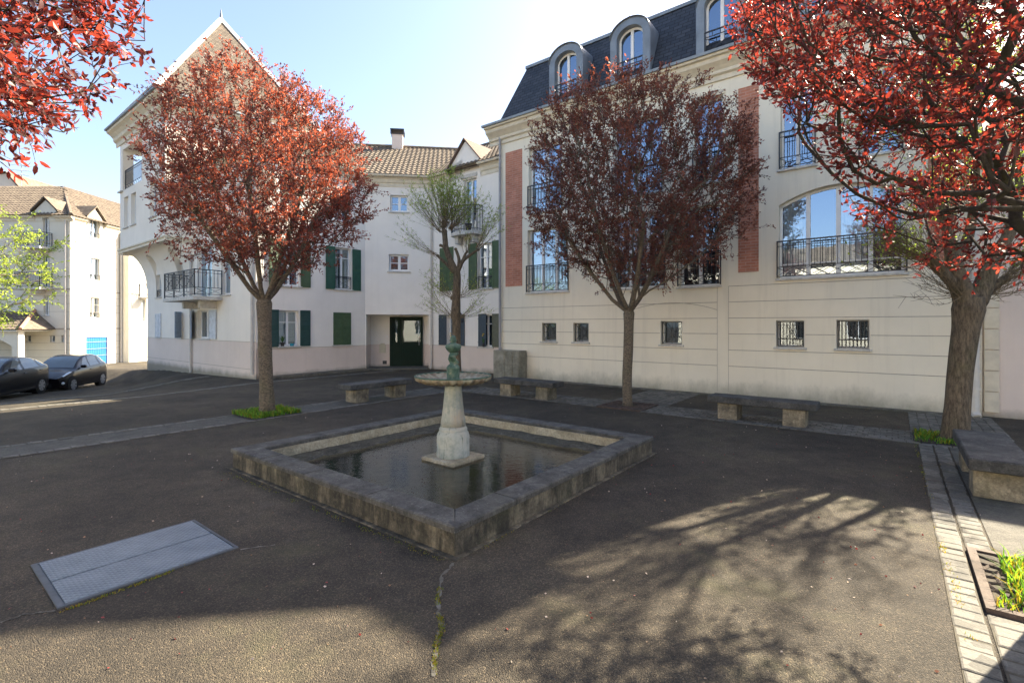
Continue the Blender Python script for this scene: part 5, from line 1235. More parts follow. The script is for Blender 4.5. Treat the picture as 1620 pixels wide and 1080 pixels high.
# ================================================================= vegetation
def tinted(me,cols,per):
    at=me.color_attributes.new('tint','FLOAT_COLOR','POINT'); c=np.repeat(np.array(cols,dtype=np.float32),per,axis=0); c=np.concatenate([c,np.ones((len(c),1),dtype=np.float32)],axis=1)
    at.data.foreach_set('color',c.ravel())
def leafmesh(name,mat,pos_,dir_,size,cols,parent,aspect=0.45,fold=0.25,near=False,droop=0.0):
    """one folded leaf per row of pos_; dir_ points along the leaf"""
    n=len(pos_); P_=np.asarray(pos_,dtype=np.float64); D=np.asarray(dir_,dtype=np.float64)
    D/=np.linalg.norm(D,axis=1,keepdims=True)+1e-9
    rv=rng.normal(size=(n,3)); S=np.cross(D,rv); S/=np.linalg.norm(S,axis=1,keepdims=True)+1e-9; U=np.cross(S,D)
    L_=np.asarray(size)[:,None]; W=L_*aspect*0.5
    off=np.array(wl(parent)) if parent is not None else P_.mean(0)
    if not near:
        V=np.stack([P_,P_+D*L_*0.5+S*W+U*W*fold,P_+D*L_,P_+D*L_*0.5-S*W+U*W*fold],axis=1); per=4
        Fc=np.arange(n)[:,None]*4+np.array([[0,1,2,3]]); tris=np.concatenate([Fc[:,[0,1,2]],Fc[:,[0,2,3]]],axis=0); fs=tris; k=3
    else:
        a=P_+D*L_*0.02; 
        V=np.stack([a,P_+D*L_*0.3+S*W*0.85+U*W*fold,P_+D*L_*0.65+S*W*0.9+U*W*fold*0.8-U*L_*0.02,P_+D*L_-U*L_*0.10,P_+D*L_*0.65-S*W*0.9+U*W*fold*0.8-U*L_*0.02,P_+D*L_*0.3-S*W*0.85+U*W*fold,P_+D*L_*0.5],axis=1); per=7
        b=np.arange(n)[:,None]*7
        fs=np.concatenate([b+np.array([[0,1,6]]),b+np.array([[1,2,6]]),b+np.array([[2,3,6]]),b+np.array([[3,4,6]]),b+np.array([[4,5,6]]),b+np.array([[5,0,6]])],axis=0)
    V=V.reshape(-1,3)-off
    me=bpy.data.meshes.new(name); me.vertices.add(len(V)); me.vertices.foreach_set('co',V.astype(np.float32).ravel())
    me.loops.add(fs.size); me.loops.foreach_set('vertex_index',fs.astype(np.int32).ravel())
    me.polygons.add(len(fs)); me.polygons.foreach_set('loop_start',np.arange(0,fs.size,3,dtype=np.int32)); me.update(calc_edges=True)
    me.materials.append(mat); tinted(me,cols,per)
    o=bpy.data.objects.new(name,me); COL.objects.link(o)
    if parent is not None: o.parent=parent
    else: o.location=off
    return o
def crown_points(c,rad,n,lump=0.35,seed=0,bottom=-1.0,cond=None):
    out=[]; k=0; c=Vector(c)
    while len(out)<n and k<n*60:
        k+=1
        v=Vector(rng.uniform(-1,1,3).tolist()); r=v.length
        if r>1.3 or r<0.12: continue
        d=v.normalized(); lim=1+lump*mn.noise(d*2.1+Vector((seed*3.1,seed,1)))+0.18*mn.noise(d*6+Vector((seed,2,seed)))
        if r>lim or v.z<bottom: continue
        if rng.random()>0.35+0.65*(r/lim)**1.5: continue
        p=Vector((c.x+v.x*rad[0],c.y+v.y*rad[1],c.z+v.z*rad[2]))
        if mn.noise(p*1.3+Vector((seed,0,0)))<-0.28: continue
        if cond and not cond(p): continue
        out.append(p)
    return out
def grow(start,targets,step=0.3,bias=0.35):
    """start: list of (pos,parent) nodes; returns pos list & parents"""
    pos_=[np.array(p,dtype=float) for p,_ in start]; par=[q for _,q in start]; dist=[0.0]*len(pos_)
    root=pos_[-1] if False else pos_[len(start)-1]
    arr=np.zeros((len(pos_)+len(targets)*12,3)); dd=np.zeros(len(arr)); cnt=len(pos_)
    arr[:cnt]=pos_
    for i in range(1,cnt): dd[i]=dd[par[i]]+np.linalg.norm(arr[i]-arr[par[i]])
    f0=arr[0] if cnt==1 else arr[:cnt].mean(0)
    base=arr[0]
    T_=sorted([np.array(t) for t in targets],key=lambda t:np.linalg.norm(t-base))
    ends=[]
    for t in T_:
        v=arr[:cnt]-t; d=np.linalg.norm(v,axis=1); cost=d+bias*dd[:cnt]
        up=(arr[:cnt,2]-t[2]); cost=cost+np.where(up>0,up*1.2,0)
        # do not hang from the very base trunk nodes
        j=int(np.argmin(cost)); L_=d[j]; n=max(1,int(L_/step)); n=min(n,11); prev=j; a=arr[j].copy()
        pj=par[j] if par[j]>=0 else j
        tan=arr[j]-arr[pj]; tn=np.linalg.norm(tan); tan=tan/tn if tn>1e-6 else np.array([0,0,1.0])
        ctrl=a+tan*L_*0.35
        for k in range(1,n+1):
            u=k/n; q=(1-u)**2*a+2*u*(1-u)*ctrl+u*u*t
            if k<n: q=q+rng.normal(size=3)*0.015
            arr[cnt]=q; par.append(prev); dd[cnt]=dd[prev]+np.linalg.norm(q-arr[prev]); prev=cnt; cnt+=1
        ends.append(cnt-1)
    return arr[:cnt].copy(),par,ends
def limbmesh(arr,par,tip=0.004,expo=2.3,rmax=0.2,minr=0.0):
    n=len(par); ch=[[] for _ in range(n)]
    for i,p in enumerate(par):
        if p>=0: ch[p].append(i)
    s=np.zeros(n)
    for i in range(n-1,-1,-1):
        s[i]=sum(s[c] for c in ch[i]) if ch[i] else tip**expo
    r=np.minimum(s**(1/expo),rmax)
    # chains
    chains=[]; 
    stack=[(0,-1)]
    while stack:
        i,p=stack.pop(); c=[p] if p>=0 else []; c.append(i); cur=i
        while ch[cur]:
            ks=sorted(ch[cur],key=lambda q:-r[q]); 
            for q in ks[1:]: stack.append((q,cur))
            cur=ks[0]; c.append(cur)
        chains.append(c)
    return r,chains
def tree(name,label,cat,base,trunk,targets,mats,leaf,group=None,tip=0.0045,step=0.3,trunk_r=None,rmax=0.16,shoots=2,shoot_len=0.4,leaf_n=14,leaf_size=0.065,cols=None,upbias=0.5,aspect=0.45,near=False,expo=2.3,outc=None,extra=None,limbs=None,filt=None,bias=0.35,start_extra=None,minlimb=0.045):
    root=empty(name,(base[0],base[1],base[2]),label,cat,group)
    # trunk nodes
    start=[(p,i-1) for i,p in enumerate(trunk)]
    if start_extra: 
        for p,q in start_extra: start.append((p,q))
    # growth starts at the fork: hide the lower trunk from the search
    k=len(trunk)-1
    st2=[(trunk[-1],-1)]+[(p,(0 if q==k else q-k)) for p,q in (start_extra or [])]
    arr,par,ends=grow(st2,targets,step,bias=bias)
    r,chains=limbmesh(arr,par,tip,expo,rmax)
    for i in range(1,len(st2)): r[i]=max(r[i],minlimb)
    print(name,'nodes',len(arr),'root r',r[0],'thin',int((r<0.016).sum()))
    mt=MB(); tr=trunk_r or [rmax]*len(trunk)
    pts=[Vector(p) for p in trunk]; mt.tube(pts,tr,14)
    e_=Vector(trunk[-1]); rt0=tr[-1]; mt.lathe((e_.x,e_.y,e_.z-0.02),[(rt0*0.98,0),(rt0*0.95,rt0*0.3),(rt0*0.7,rt0*0.8),(rt0*0.3,rt0*1.05)],14); mt.build('trunk',mats,root,smooth=True,fix=False)
    ml=MB()
    for c in chains:
        if len(c)<2: continue
        rr=[float(r[i]) for i in c]; rr[0]=min(rr[0],rr[1]*1.15)
        nn=8 if rr[0]>0.04 else (5 if rr[0]>0.012 else 3)
        ml.tube([arr[i] for i in c],rr,nn,cap=False)
    # leafy shoots
    ctr=np.array(outc if outc is not None else np.mean([np.array(t) for t in targets],axis=0))
    LP=[];LD=[];LS=[];LC=[]
    cols=cols or [(0.7,0.7,0.7),(1.3,1.1,1.0)]
    def add_leaves(p,d,n_,sz,c):
        LP.append(p);LD.append(d);LS.append(sz);LC.append(c)
    c0=np.array(cols[0]);c1=np.array(cols[1])
    idx=[i for i in range(1,len(arr)) if r[i]<0.016]
    for i in idx:
        p=arr[i]; isend=(i in _s) if False else True
        ns=shoots if rng.random()<0.6 else shoots-1
        for s_ in range(max(1,ns)):
            o=p-ctr; o=o/(np.linalg.norm(o)+1e-6); d=o*0.6+rng.normal(size=3)*0.55+np.array([0,0,upbias]); d/=np.linalg.norm(d)
            L_=shoot_len*rng.uniform(0.5,1.3); q=p+d*L_*0.5+np.array([0,0,0.02]); e=p+d*L_+np.array([0,0,-0.08*L_])
            if filt and not filt(e): continue
            ml.tube([p,q,e],[0.0035,0.0028,0.0015],3,cap=False)
            cc=c0+(c1-c0)*rng.random()
            for k_ in range(leaf_n):
                u=(k_+rng.random())/leaf_n; b=(p+(q-p)*u*2) if u<0.5 else q+(e-q)*(u-0.5)*2
                ld=d*0.7+rng.normal(size=3)*0.55+np.array([0,0,-0.12]); jc=cc*rng.uniform(0.75,1.3)
                LP.append(b+rng.normal(size=3)*0.012);LD.append(ld);LS.append(leaf_size*rng.uniform(0.6,1.2));LC.append(jc)
    ml.build('limbs',mats,root,smooth=True,fix=False)
    crown=leafmesh('crown',leaf,LP,LD,LS,LC,root,aspect=aspect,near=near)
    return root
def curve(pts,n=8):
    out=[]; P_=[Vector(p) for p in pts]; P_=[P_[0]*2-P_[1]]+P_+[P_[-1]*2-P_[-2]]
    for i in range(1,len(P_)-2):
        for k in range(n):
            t=k/n;a,b,c,d=P_[i-1],P_[i],P_[i+1],P_[i+2]
            out.append(tuple(0.5*((2*b)+(c-a)*t+(2*a-5*b+4*c-d)*t*t+(3*b-a-3*c+d)*t**3)))
    out.append(tuple(P_[-2])); return out
PX=lambda px,py,D:((px-CX)*D/F,D,EYE+(HY-py)*D/F)

# T1: red plum left
D1=10.23; t1=[PX(423,656,D1),PX(421,600,D1),PX(419,540,D1),PX(418,480,D1)]
tt=curve([(a,b,c) for a,b,c in t1],4); tr_=[0.17-0.035*sm(i/3)+0.012*mn.noise(Vector((i*1.7,0,0))) for i in range(len(tt))]; tr_[-1]=0.155; tr_[-2]=0.145
c1=PX(412,268,D1); tg=crown_points((c1[0],c1[1],c1[2]-0.05),(2.15,2.05,2.25),1800,0.2,1,bottom=-0.98,cond=lambda p:(p.z>2.3 and p.z<7.3-0.85*math.hypot(p.x-c1[0],0.5*(p.y-c1[1]))*(1.15 if p.x<c1[0] else 0.85) and (math.hypot(p.x-c1[0],p.y-c1[1])<0.45+1.35*(p.z-2.0))))
def limbs_(f,k,seed,out=1.5,up=2.0,r_=None):
    L_=[];base=3
    for i in range(k):
        an=2*math.pi*i/k+seed; o=out*(0.75+0.5*((i*37)%5)/5); u=up*(0.8+0.4*((i*23)%7)/7)
        prev=None
        for q_,(fo,fu) in enumerate(((0.22,0.14),(0.5,0.42),(0.78,0.72),(1.0,1.0))):
            par=IDX0 if q_==0 else (IDX0+len(L_))
            L_.append(((f[0]+math.cos(an)*o*fo+0.03*math.sin(i*5+q_),f[1]+math.sin(an)*o*fo,f[2]+u*fu),par))
    return L_
IDX0=len(tt)-1
tree('plum_tree','red leaved plum tree growing from bright grass left of the fountain','tree',(t1[0][0],t1[0][1],0),tt,tg,M['bark_plum'],M['leaf_plum'],trunk_r=tr_,rmax=0.085,shoots=3,leaf_n=18,upbias=0.8,leaf_size=0.062,cols=[(0.45,0.6,0.75),(1.4,1.35,1.05)],shoot_len=0.36,expo=2.2,start_extra=limbs_(tt[-1],7,0.4,1.3,2.3))
# T2: dark plum centre right
D2=11.19; t2=[PX(993,645,D2),PX(992,600,D2),PX(994,550,D2),PX(995,495,D2)]
tt=curve(t2,4); tr_=[(0.135 if i==0 else 0.108)+0.008*mn.noise(Vector((i*1.7,5,0))) for i in range(len(tt))]; tr_[-1]=0.125; tr_[-2]=0.112
c2_=PX(1010,295,D2); tg=crown_points((c2_[0],c2_[1],c2_[2]+0.05),(2.45,2.25,2.30),1900,0.22,2,bottom=-0.98,cond=lambda p:(p.z>2.3 and (math.hypot(p.x-c2_[0],p.y-c2_[1])<0.5+1.5*(p.z-2.1))))
IDX0=len(tt)-1
tree('plum_tree','dark purple plum tree in front of the mansard building','tree',(t2[0][0],t2[0][1],0),tt,tg,M['bark_plum'],M['leaf_dark'],trunk_r=tr_,rmax=0.075,shoots=3,leaf_n=18,upbias=0.8,leaf_size=0.062,cols=[(0.5,0.55,0.6),(1.3,1.25,1.0)],shoot_len=0.36,expo=2.2,start_extra=limbs_(tt[-1],7,1.1,1.4,2.1))

def t6ok(p,s_=0.0):
    e=(p[2]-EYE)/max(p[1],0.3); return p[0]/max(p[1],0.3) < -0.745+s_-max(0,0.53-e)*1.15
def t5ok(p,s_=0.0):
    e=(p[2]-EYE)/max(p[1],0.3); return p[0]/max(p[1],0.3) > 0.455-s_+max(0,0.56-e)*0.72
# T5: near plum overhanging from the right
def vis(p,m_=60):
    return True
b5=(3.98,3.35); t5=[(b5[0],b5[1],0),(b5[0]+0.02,b5[1]+0.03,1.0),(b5[0]-0.02,b5[1]+0.05,1.8),(b5[0]-0.05,b5[1]+0.08,2.25)]
lim=[((3.55,3.55,2.75),3),((3.15,3.75,3.15),4),((2.75,3.9,3.6),5),((2.35,4.0,4.1),6),((3.95,3.9,2.8),3),((3.75,4.3,3.4),8),((3.35,4.6,4.0),9),((3.95,3.0,3.0),3),((3.7,2.7,3.7),11),((3.3,3.3,3.3),4),((2.7,3.2,3.9),13)]
tg=crown_points((3.72,3.75,4.35),(2.35,2.05,2.15),2300,0.25,5,bottom=-0.98,cond=lambda p:p.z>2.35+0.18*max(0,4.0-p.x) and p.z<5.4 and p.y>2.1 and t5ok(p) and (p.x-1.108*p.z>0.1 or p.y<2.3+0.73*p.z))
tree('plum_tree','red leaved plum tree overhanging from the right edge near the camera','tree',(b5[0],b5[1],0),curve(t5,4),tg,M['bark_plum_dark'],M['leaf_red'],trunk_r=[0.2]+[0.16]*12,rmax=0.125,tip=0.0045,shoots=2,leaf_n=16,filt=lambda e:t5ok(e,0.02),minlimb=0.085,leaf_size=0.050,cols=[(0.3,0.35,0.45),(1.05,1.1,1.0)],shoot_len=0.30,near=True,start_extra=lim,expo=2.3,bias=0.3,aspect=0.42)
# T6: near plum overhanging from the top left
b6=(-4.35,2.45); t6=[(b6[0],b6[1],0),(b6[0],b6[1],1.2),(b6[0]+0.05,b6[1]+0.02,2.3)]
lim=[((-4.1,2.8,2.9),2),((-3.8,3.1,3.5),3),((-3.4,3.3,3.9),4),((-4.6,3.0,3.3),2),((-4.3,3.4,4.0),6)]
tg=crown_points((-4.35,3.15,4.35),(1.8,1.65,1.4),1500,0.3,6,bottom=-0.95,cond=lambda p:p.z>2.9 and p.y>1.6 and p.z<5.5 and t6ok(p))
tree('plum_tree','fiery red plum branches overhanging the top left corner','tree',(b6[0],b6[1],0),curve(t6,4),tg,M['bark_plum_dark'],M['leaf_red'],trunk_r=[0.17]+[0.14]*8,rmax=0.09,tip=0.0045,shoots=2,leaf_n=13,leaf_size=0.072,cols=[(0.4,0.5,0.6),(1.25,1.35,1.1)],shoot_len=0.28,filt=lambda e:t6ok(e,0.02),near=True,start_extra=lim,upbias=0.15,aspect=0.40)

# ---- pollards with fans of thin twigs
def pollard(name,label,base,trunk,tr_,limbs,fans,leafmat,twig_r=0.004,leaf_size=0.038,scale=1.0):
    root=empty(name,(base[0],base[1],0),label,'tree')
    m=MB(); m.tube(curve(trunk,5),np.interp(np.linspace(0,len(tr_)-1,(len(trunk)-1)*5+1),range(len(tr_)),tr_).tolist(),14); 
    m.build('trunk',M['bark_brown'],root,smooth=True,fix=False)
    for pts,r0,r1 in limbs:
        m=MB()
        cp=curve(pts,5); k=len(cp); m.tube(cp,[(r0+(r1-r0)*i/(k-1))*(1+0.12*mn.noise(Vector((i*1.3,r0*90,0)))) for i in range(k)],9)
        e=Vector(cp[-1]); m.lathe((e.x,e.y,e.z-r1*1.1),[(r1*0.9,0),(r1*1.15,r1*0.6),(r1*1.2,r1*1.2),(r1*0.9,r1*1.8),(r1*0.3,r1*2.1)],8)
        m.build('limb',M['bark_brown'],root,smooth=True,fix=False)
    m=MB(); LP=[];LD=[];LS=[];LC=[]
    for (o,d,spread,n,L0,L1,lf) in fans:
        o=np.array(o,dtype=float); d=np.array(d,dtype=float); d/=np.linalg.norm(d)
        for k in range(n):
            v=d+rng.normal(size=3)*spread; v/=np.linalg.norm(v); Lg=rng.uniform(L0,L1)*scale
            up_=np.array([0,0,1.0]); st=o+rng.normal(size=3)*0.04
            pts=[];p=st.copy();dv=v.copy();ns=7
            for q in range(ns+1):
                pts.append(tuple(p)); p=p+dv*Lg/ns; dv=dv+up_*0.06+rng.normal(size=3)*0.05; dv/=np.linalg.norm(dv)
            r0=twig_r*rng.uniform(0.9,1.9); m.tube(pts,[r0*(1-0.75*q/ns) for q in range(ns+1)],3,cap=False)
            for q in range(2,ns+1):
                for s_ in range(3 if q>4 else 1):
                    a=np.array(pts[q]); sd=rng.normal(size=3)*0.5+dv; sd/=np.linalg.norm(sd); sl=rng.uniform(0.05,0.22)*scale; e=a+sd*sl
                    m.tube([tuple(a),tuple(e)],[r0*0.4,r0*0.22],3,cap=False)
                    for t_ in range(lf):
                        LP.append(a+(e-a)*rng.random()+rng.normal(size=3)*0.012);LD.append(sd+rng.normal(size=3)*0.5);LS.append(leaf_size*rng.uniform(0.5,1.3));LC.append(np.array((1,1,1))*rng.uniform(0.6,1.3))
    m.build('twigs',M['twig'],root,fix=False)
    leafmesh('crown',leafmat,LP,LD,LS,LC,root,aspect=0.5)
    return root
D3=14.6
q=lambda x,y,dy=0.0:(lambda p:(p[0],p[1]+dy,p[2]))(PX(x,y,D3))
pollard('pollarded_tree','slim pollarded tree with fine green twigs rising behind the fountain finial',q(722,613),
  [q(722,614),q(722,560),q(722,510),q(721,498),q(722,470),q(723,440),q(722,425)],[0.165,0.13,0.125,0.15,0.12,0.115,0.10],
  [([q(722,432),q(714,415),q(706,395),q(704,378),q(703,366)],0.10,0.075),([q(724,430),q(731,414),q(741,405),q(756,395)],0.075,0.035),([q(718,430),q(707,418),q(696,408),q(692,404)],0.06,0.035),([q(725,428),q(726,410),q(721,394)],0.06,0.04),([q(728,424),q(735,404),q(739,398)],0.05,0.03),([q(705,392),q(697,388)],0.045,0.04),([q(721,475),q(716,471)],0.10,0.06),([q(722,505),q(717,502)],0.08,0.05)],
  [(q(703,360),(0.10,0,1),0.34,110,0.9,1.7,6),(q(698,366),(-0.75,0.1,0.75),0.22,30,1.0,1.75,3),(q(712,362),(0.65,0,0.7),0.28,45,0.7,1.5,4),(q(756,393),(0.55,0,0.8),0.22,24,0.7,1.45,4),(q(692,404),(-0.95,0,0.45),0.22,15,0.9,1.6,2),(q(738,400),(0.15,0,1),0.3,14,0.4,0.8,1),(q(715,470),(-0.8,0,0.65),0.35,22,0.6,1.2,2),(q(728,470),(0.8,0,0.6),0.35,16,0.5,0.9,2),(q(715,500),(-0.9,0,0.5),0.3,18,0.6,1.25,2),(q(729,502),(0.9,0,0.45),0.3,15,0.5,0.95,2)],M['leaf_green'])
D4=7.85
q4=lambda x,y,dy=0.0:(lambda p:(p[0],p[1]+dy,p[2]))(PX(x,y,D4))
pollard('pollarded_tree','thick leaning pollarded tree with yellow green shoots in front of the right drainpipe',q4(1510,698),
  [q4(1510,700),q4(1515,640),q4(1520,580),q4(1528,520),q4(1532,490),q4(1534,470)],[0.185,0.163,0.163,0.175,0.21,0.19],
  [([q4(1530,480),q4(1520,455),q4(1512,430),q4(1507,400),q4(1500,365),q4(1488,300),q4(1474,235)],0.17,0.035),([q4(1542,478),q4(1556,450),q4(1568,420),q4(1582,395),q4(1600,360),q4(1612,300),q4(1608,225)],0.16,0.035),([q4(1522,460),q4(1500,440),q4(1486,425),q4(1470,414)],0.10,0.06),([q4(1510,420),q4(1530,380),q4(1540,330),q4(1545,260),q4(1540,190)],0.09,0.03),([q4(1548,468),q4(1570,452),q4(1592,440)],0.09,0.05)],
  [(q4(1474,232),(-0.5,0.1,0.9),0.45,60,0.9,2.0,3),(q4(1540,186),(0,0,1),0.45,60,0.9,1.9,3),(q4(1608,222),(0.5,0.2,0.9),0.45,60,0.9,2.0,2),(q4(1500,360),(-0.5,0,0.9),0.4,40,0.6,1.4,1),(q4(1470,412),(-0.95,0,0.35),0.28,55,0.5,1.2,1),(q4(1540,325),(0.0,0,1),0.45,45,0.6,1.5,2),(q4(1600,358),(0.5,0,0.9),0.4,35,0.6,1.4,3),(q4(1520,465),(-0.9,-0.2,0.35),0.3,26,0.35,0.95,0),(q4(1556,468),(0.9,-0.2,0.35),0.3,26,0.35,0.95,0),(q4(1592,438),(0.9,0,0.5),0.3,25,0.5,1.0,2),(q4(1490,430),(-0.7,-0.3,0.8),0.3,28,0.5,1.1,0)],M['leaf_green'],twig_r=0.005,leaf_size=0.05)
# T7: green tree cut off by the left edge
D7=12.5; b7=((-120-CX)*D7/F,D7); zb7=gz(*b7)
t7=[(b7[0],b7[1],zb7),(b7[0],b7[1],zb7+1.5),(b7[0]+0.1,b7[1],zb7+2.3)]
tg=crown_points((b7[0]+0.45,b7[1],3.25),(2.45,2.1,1.75),600,0.3,8,bottom=-0.85,cond=lambda p:p.z>1.6)
tree('green_tree','tree with fresh yellow green leaves at the left edge above the parked cars','tree',(b7[0],b7[1],zb7),curve(t7,4),tg,M['twig'],M['leaf_green'],trunk_r=[0.15]+[0.12]*8,rmax=0.06,tip=0.004,shoots=2,leaf_n=18,leaf_size=0.07,shoot_len=0.4,cols=[(0.7,0.75,0.6),(1.2,1.1,1.0)],upbias=0.1)

# ---- grass
def grass(a0,a1,b0,b1,n,h,label,base=0.0,lean=0.35,wid=0.006,avoid=None):
    LP=[];F_=[];V=[];C_=[]
    for k in range(n):
        a=rng.uniform(a0,a1);b=rng.uniform(b0,b1)
        ua=(a-(a0+a1)/2)/((a1-a0)/2);ub=(b-(b0+b1)/2)/((b1-b0)/2)
        if mn.noise(Vector((a*4,b*4,3)))<-0.15 and rng.random()<0.7: continue
        if avoid and math.hypot(a-avoid[0],b-avoid[1])<avoid[2]: continue
        x,y=AB(a,b); hh=h*rng.uniform(0.4,1.15); an=rng.uniform(0,6.28); lx,ly=rng.normal(0,lean*hh),rng.normal(0,lean*hh); w_=wid*rng.uniform(0.7,1.4); z=base+gz(x,y)
        dx,dy=math.cos(an)*w_,math.sin(an)*w_; i=len(V)
        V+=[(x-dx,y-dy,z),(x+dx,y+dy,z),(x+lx*0.35+dx*0.8,y+ly*0.35+dy*0.8,z+hh*0.6),(x+lx*0.35-dx*0.8,y+ly*0.35-dy*0.8,z+hh*0.6),(x+lx,y+ly,z+hh*0.95)]
        F_+=[(i,i+1,i+2,i+3),(i+3,i+2,i+4)]; C_+= [np.array((rng.uniform(0.7,1.7) if rng.random()<0.8 else 3.0,1.0,0.9))*rng.uniform(0.35,1.15)]*5
    m=MB(); m.v=V;m.f=F_;m.m=[0]*len(F_); o=m.build('grass',M['grass'],fix=False); 
    at=o.data.color_attributes.new('tint','FLOAT_COLOR','POINT'); c=np.concatenate([np.array(C_,dtype=np.float32),np.ones((len(C_),1),dtype=np.float32)],axis=1); at.data.foreach_set('color',c.ravel())
    tag(o,label,'grass',kind='stuff'); return o
def pit(a,b,h=0.55,mat='soil'):
    m=MB(); q=[AB(a+u*h,b+v*h) for u,v in ((-1,-1),(1,-1),(1,1),(-1,1))]; m.poly([(x,y,gz(x,y)+0.022) for x,y in q]); o=m.build('tree_pit',M[mat],fix=False); tag(o,kind='structure'); return o
a1_,b1_=inv(t1[0][0],t1[0][1]); pit(a1_,b1_,0.52); grass(a1_-0.5,a1_+0.5,b1_-0.5,b1_+0.5,2600,0.11,'bright grass growing around the foot of the red tree',0.02,avoid=(a1_,b1_,0.2))
a4_,b4_=inv(*PX(1510,698,D4)[:2]); pit(a4_,b4_,0.52); grass(a4_-0.5,a4_+0.5,b4_-0.5,b4_+0.5,1800,0.08,'short grass at the foot of the leaning pollarded tree',0.02,avoid=(a4_,b4_,0.25))
a2_,b2_=inv(t2[0][0],t2[0][1]); a3_,b3_=inv(*q(722,613)[:2]); pit(a3_,b3_,0.5,'soil')
def grate(name,a,b,h,label,bars=7):
    o=empty(name,(*AB(a,b),0.0),label,'tree grate'); m=MB(); w_=0.055; z0,z1=0.0,0.036
    rect(m,a-h,a-h+w_,b-h,b+h,z0,z1); rect(m,a+h-w_,a+h,b-h,b+h,z0,z1); rect(m,a-h+w_,a+h-w_,b-h,b-h+w_,z0,z1+0.001); rect(m,a-h+w_,a+h-w_,b+h-w_,b+h,z0,z1+0.001); m.build('frame',M['rust'],o)
    m=MB()
    for r_ in (0.24,0.34,0.44,0.52):
        if r_>h-0.03: continue
        n=40; pts=[AB(a+r_*math.cos(2*math.pi*k/n),b+r_*math.sin(2*math.pi*k/n)) for k in range(n+1)]
        m.tube([(x,y,0.025) for x,y in pts],0.012,4)
    for k in range(28):
        an=2*math.pi*k/28; rr=min(h-0.03,0.62)
        r1_=min((h-0.03)/max(abs(math.cos(an)),abs(math.sin(an))),0.8); p0=AB(a+0.24*math.cos(an+0.2),b+0.24*math.sin(an+0.2)); p1=AB(a+r1_*math.cos(an),b+r1_*math.sin(an)); m.tube([(*p0,0.025),(*p1,0.027)],0.010,4)
    m.build('bars',M['rust'],o); return o
pit(a2_,b2_,0.50); grate('tree_grate',a2_,b2_,0.52,'rusty square grate around the dark plum tree trunk')
a5_,b5_=-1.02,4.93; pit(a5_,b5_,0.50); grate('tree_grate',a5_,b5_,0.56,'rusty tree grate with tall grass at the lower right corner')
grass(a5_-0.42,a5_+0.40,b5_-0.40,b5_+0.40,1300,0.17,'tall green grass growing through the near rusty grate',0.02,lean=0.5,wid=0.005,avoid=(a5_,b5_,0.1))
grass(a5_-0.5,a5_+0.5,b5_-0.52,b5_-0.35,250,0.10,'low tufts along the near edge of the rusty grate',0.02,wid=0.004)
# weeds and moss line from the basin corner to the camera
def mossline(p,n,wd,h,label,mat='grass'):
    pts=[G(x,y) for x,y in p]; V=[];F_=[];C_=[]
    for k in range(n):
        t=rng.random()*(len(pts)-1);i=int(t);f=t-i; x=pts[i][0]*(1-f)+pts[i+1][0]*f+rng.normal(0,wd);y=pts[i][1]*(1-f)+pts[i+1][1]*f+rng.normal(0,wd)
        if mn.noise(Vector((x*3.1,y*3.1,7)))<-0.08: continue
        hh=h*rng.uniform(0.3,1.2);an=rng.uniform(0,6.28);w_=0.004;dx,dy=math.cos(an)*w_,math.sin(an)*w_;i0=len(V)
        V+=[(x-dx,y-dy,0.0),(x+dx,y+dy,0.0),(x+rng.normal(0,h*0.5),y+rng.normal(0,h*0.5),hh)];F_.append((i0,i0+1,i0+2));C_+=[(rng.uniform(1.0,2.2),rng.uniform(0.45,0.8),0.6)]*3
    m=MB();m.v=V;m.f=F_;m.m=[0]*len(F_);o=m.build('weeds',M[mat],fix=False);at=o.data.color_attributes.new('tint','FLOAT_COLOR','POINT');c=np.concatenate([np.array(C_,dtype=np.float32),np.ones((len(C_),1),dtype=np.float32)],axis=1);at.data.foreach_set('color',c.ravel());tag(o,label,'weeds',kind='stuff')
mossline([(717,892),(697,915),(692,960),(700,990),(690,1020),(684,1080)],1500,0.008,0.012,'mossy crack running from the basin corner towards the viewer')
mossline([(1447,700),(1483,823),(1494,880),(1527,980),(1556,1052)],900,0.016,0.025,'weeds in the joint beside the right sett strip')
mossline([(95,968),(160,945),(250,912),(300,890)],350,0.010,0.014,'moss along the near edge of the steel cover')
mossline([(360,748),(450,785),(560,830),(717,892),(880,800),(1035,720)],900,0.02,0.012,'moss along the foot of the basin')
def crackline(p,wd,seed):
    m=MB(); pts=[G(x,y) for x,y in p]; out=[]
    for i in range(len(pts)-1):
        for k in range(8):
            f=k/8; out.append((pts[i][0]*(1-f)+pts[i+1][0]*f+rng.normal(0,0.006),pts[i][1]*(1-f)+pts[i+1][1]*f+rng.normal(0,0.006)))
    for i in range(len(out)-1):
        (x0,y0),(x1,y1)=out[i],out[i+1]; t=math.hypot(x1-x0,y1-y0)+1e-6; nx_,ny_=-(y1-y0)/t,(x1-x0)/t; w0=wd*(0.7+0.5*math.sin(i*1.7+seed));w1=wd*(0.7+0.5*math.sin((i+1)*1.7+seed))
        m.quad((x0-nx_*w0,y0-ny_*w0,0.004),(x1-nx_*w1,y1-ny_*w1,0.004),(x1+nx_*w1,y1+ny_*w1,0.004),(x0+nx_*w0,y0+ny_*w0,0.004))
    tag(m.build('pavement_crack',M['kerb'],fix=False),kind='structure')
crackline([(717,890),(697,915),(692,960),(700,990),(690,1020),(684,1080)],0.014,0); crackline([(380,869),(442,861)],0.010,1); crackline([(0,985),(40,972),(92,966)],0.012,2)
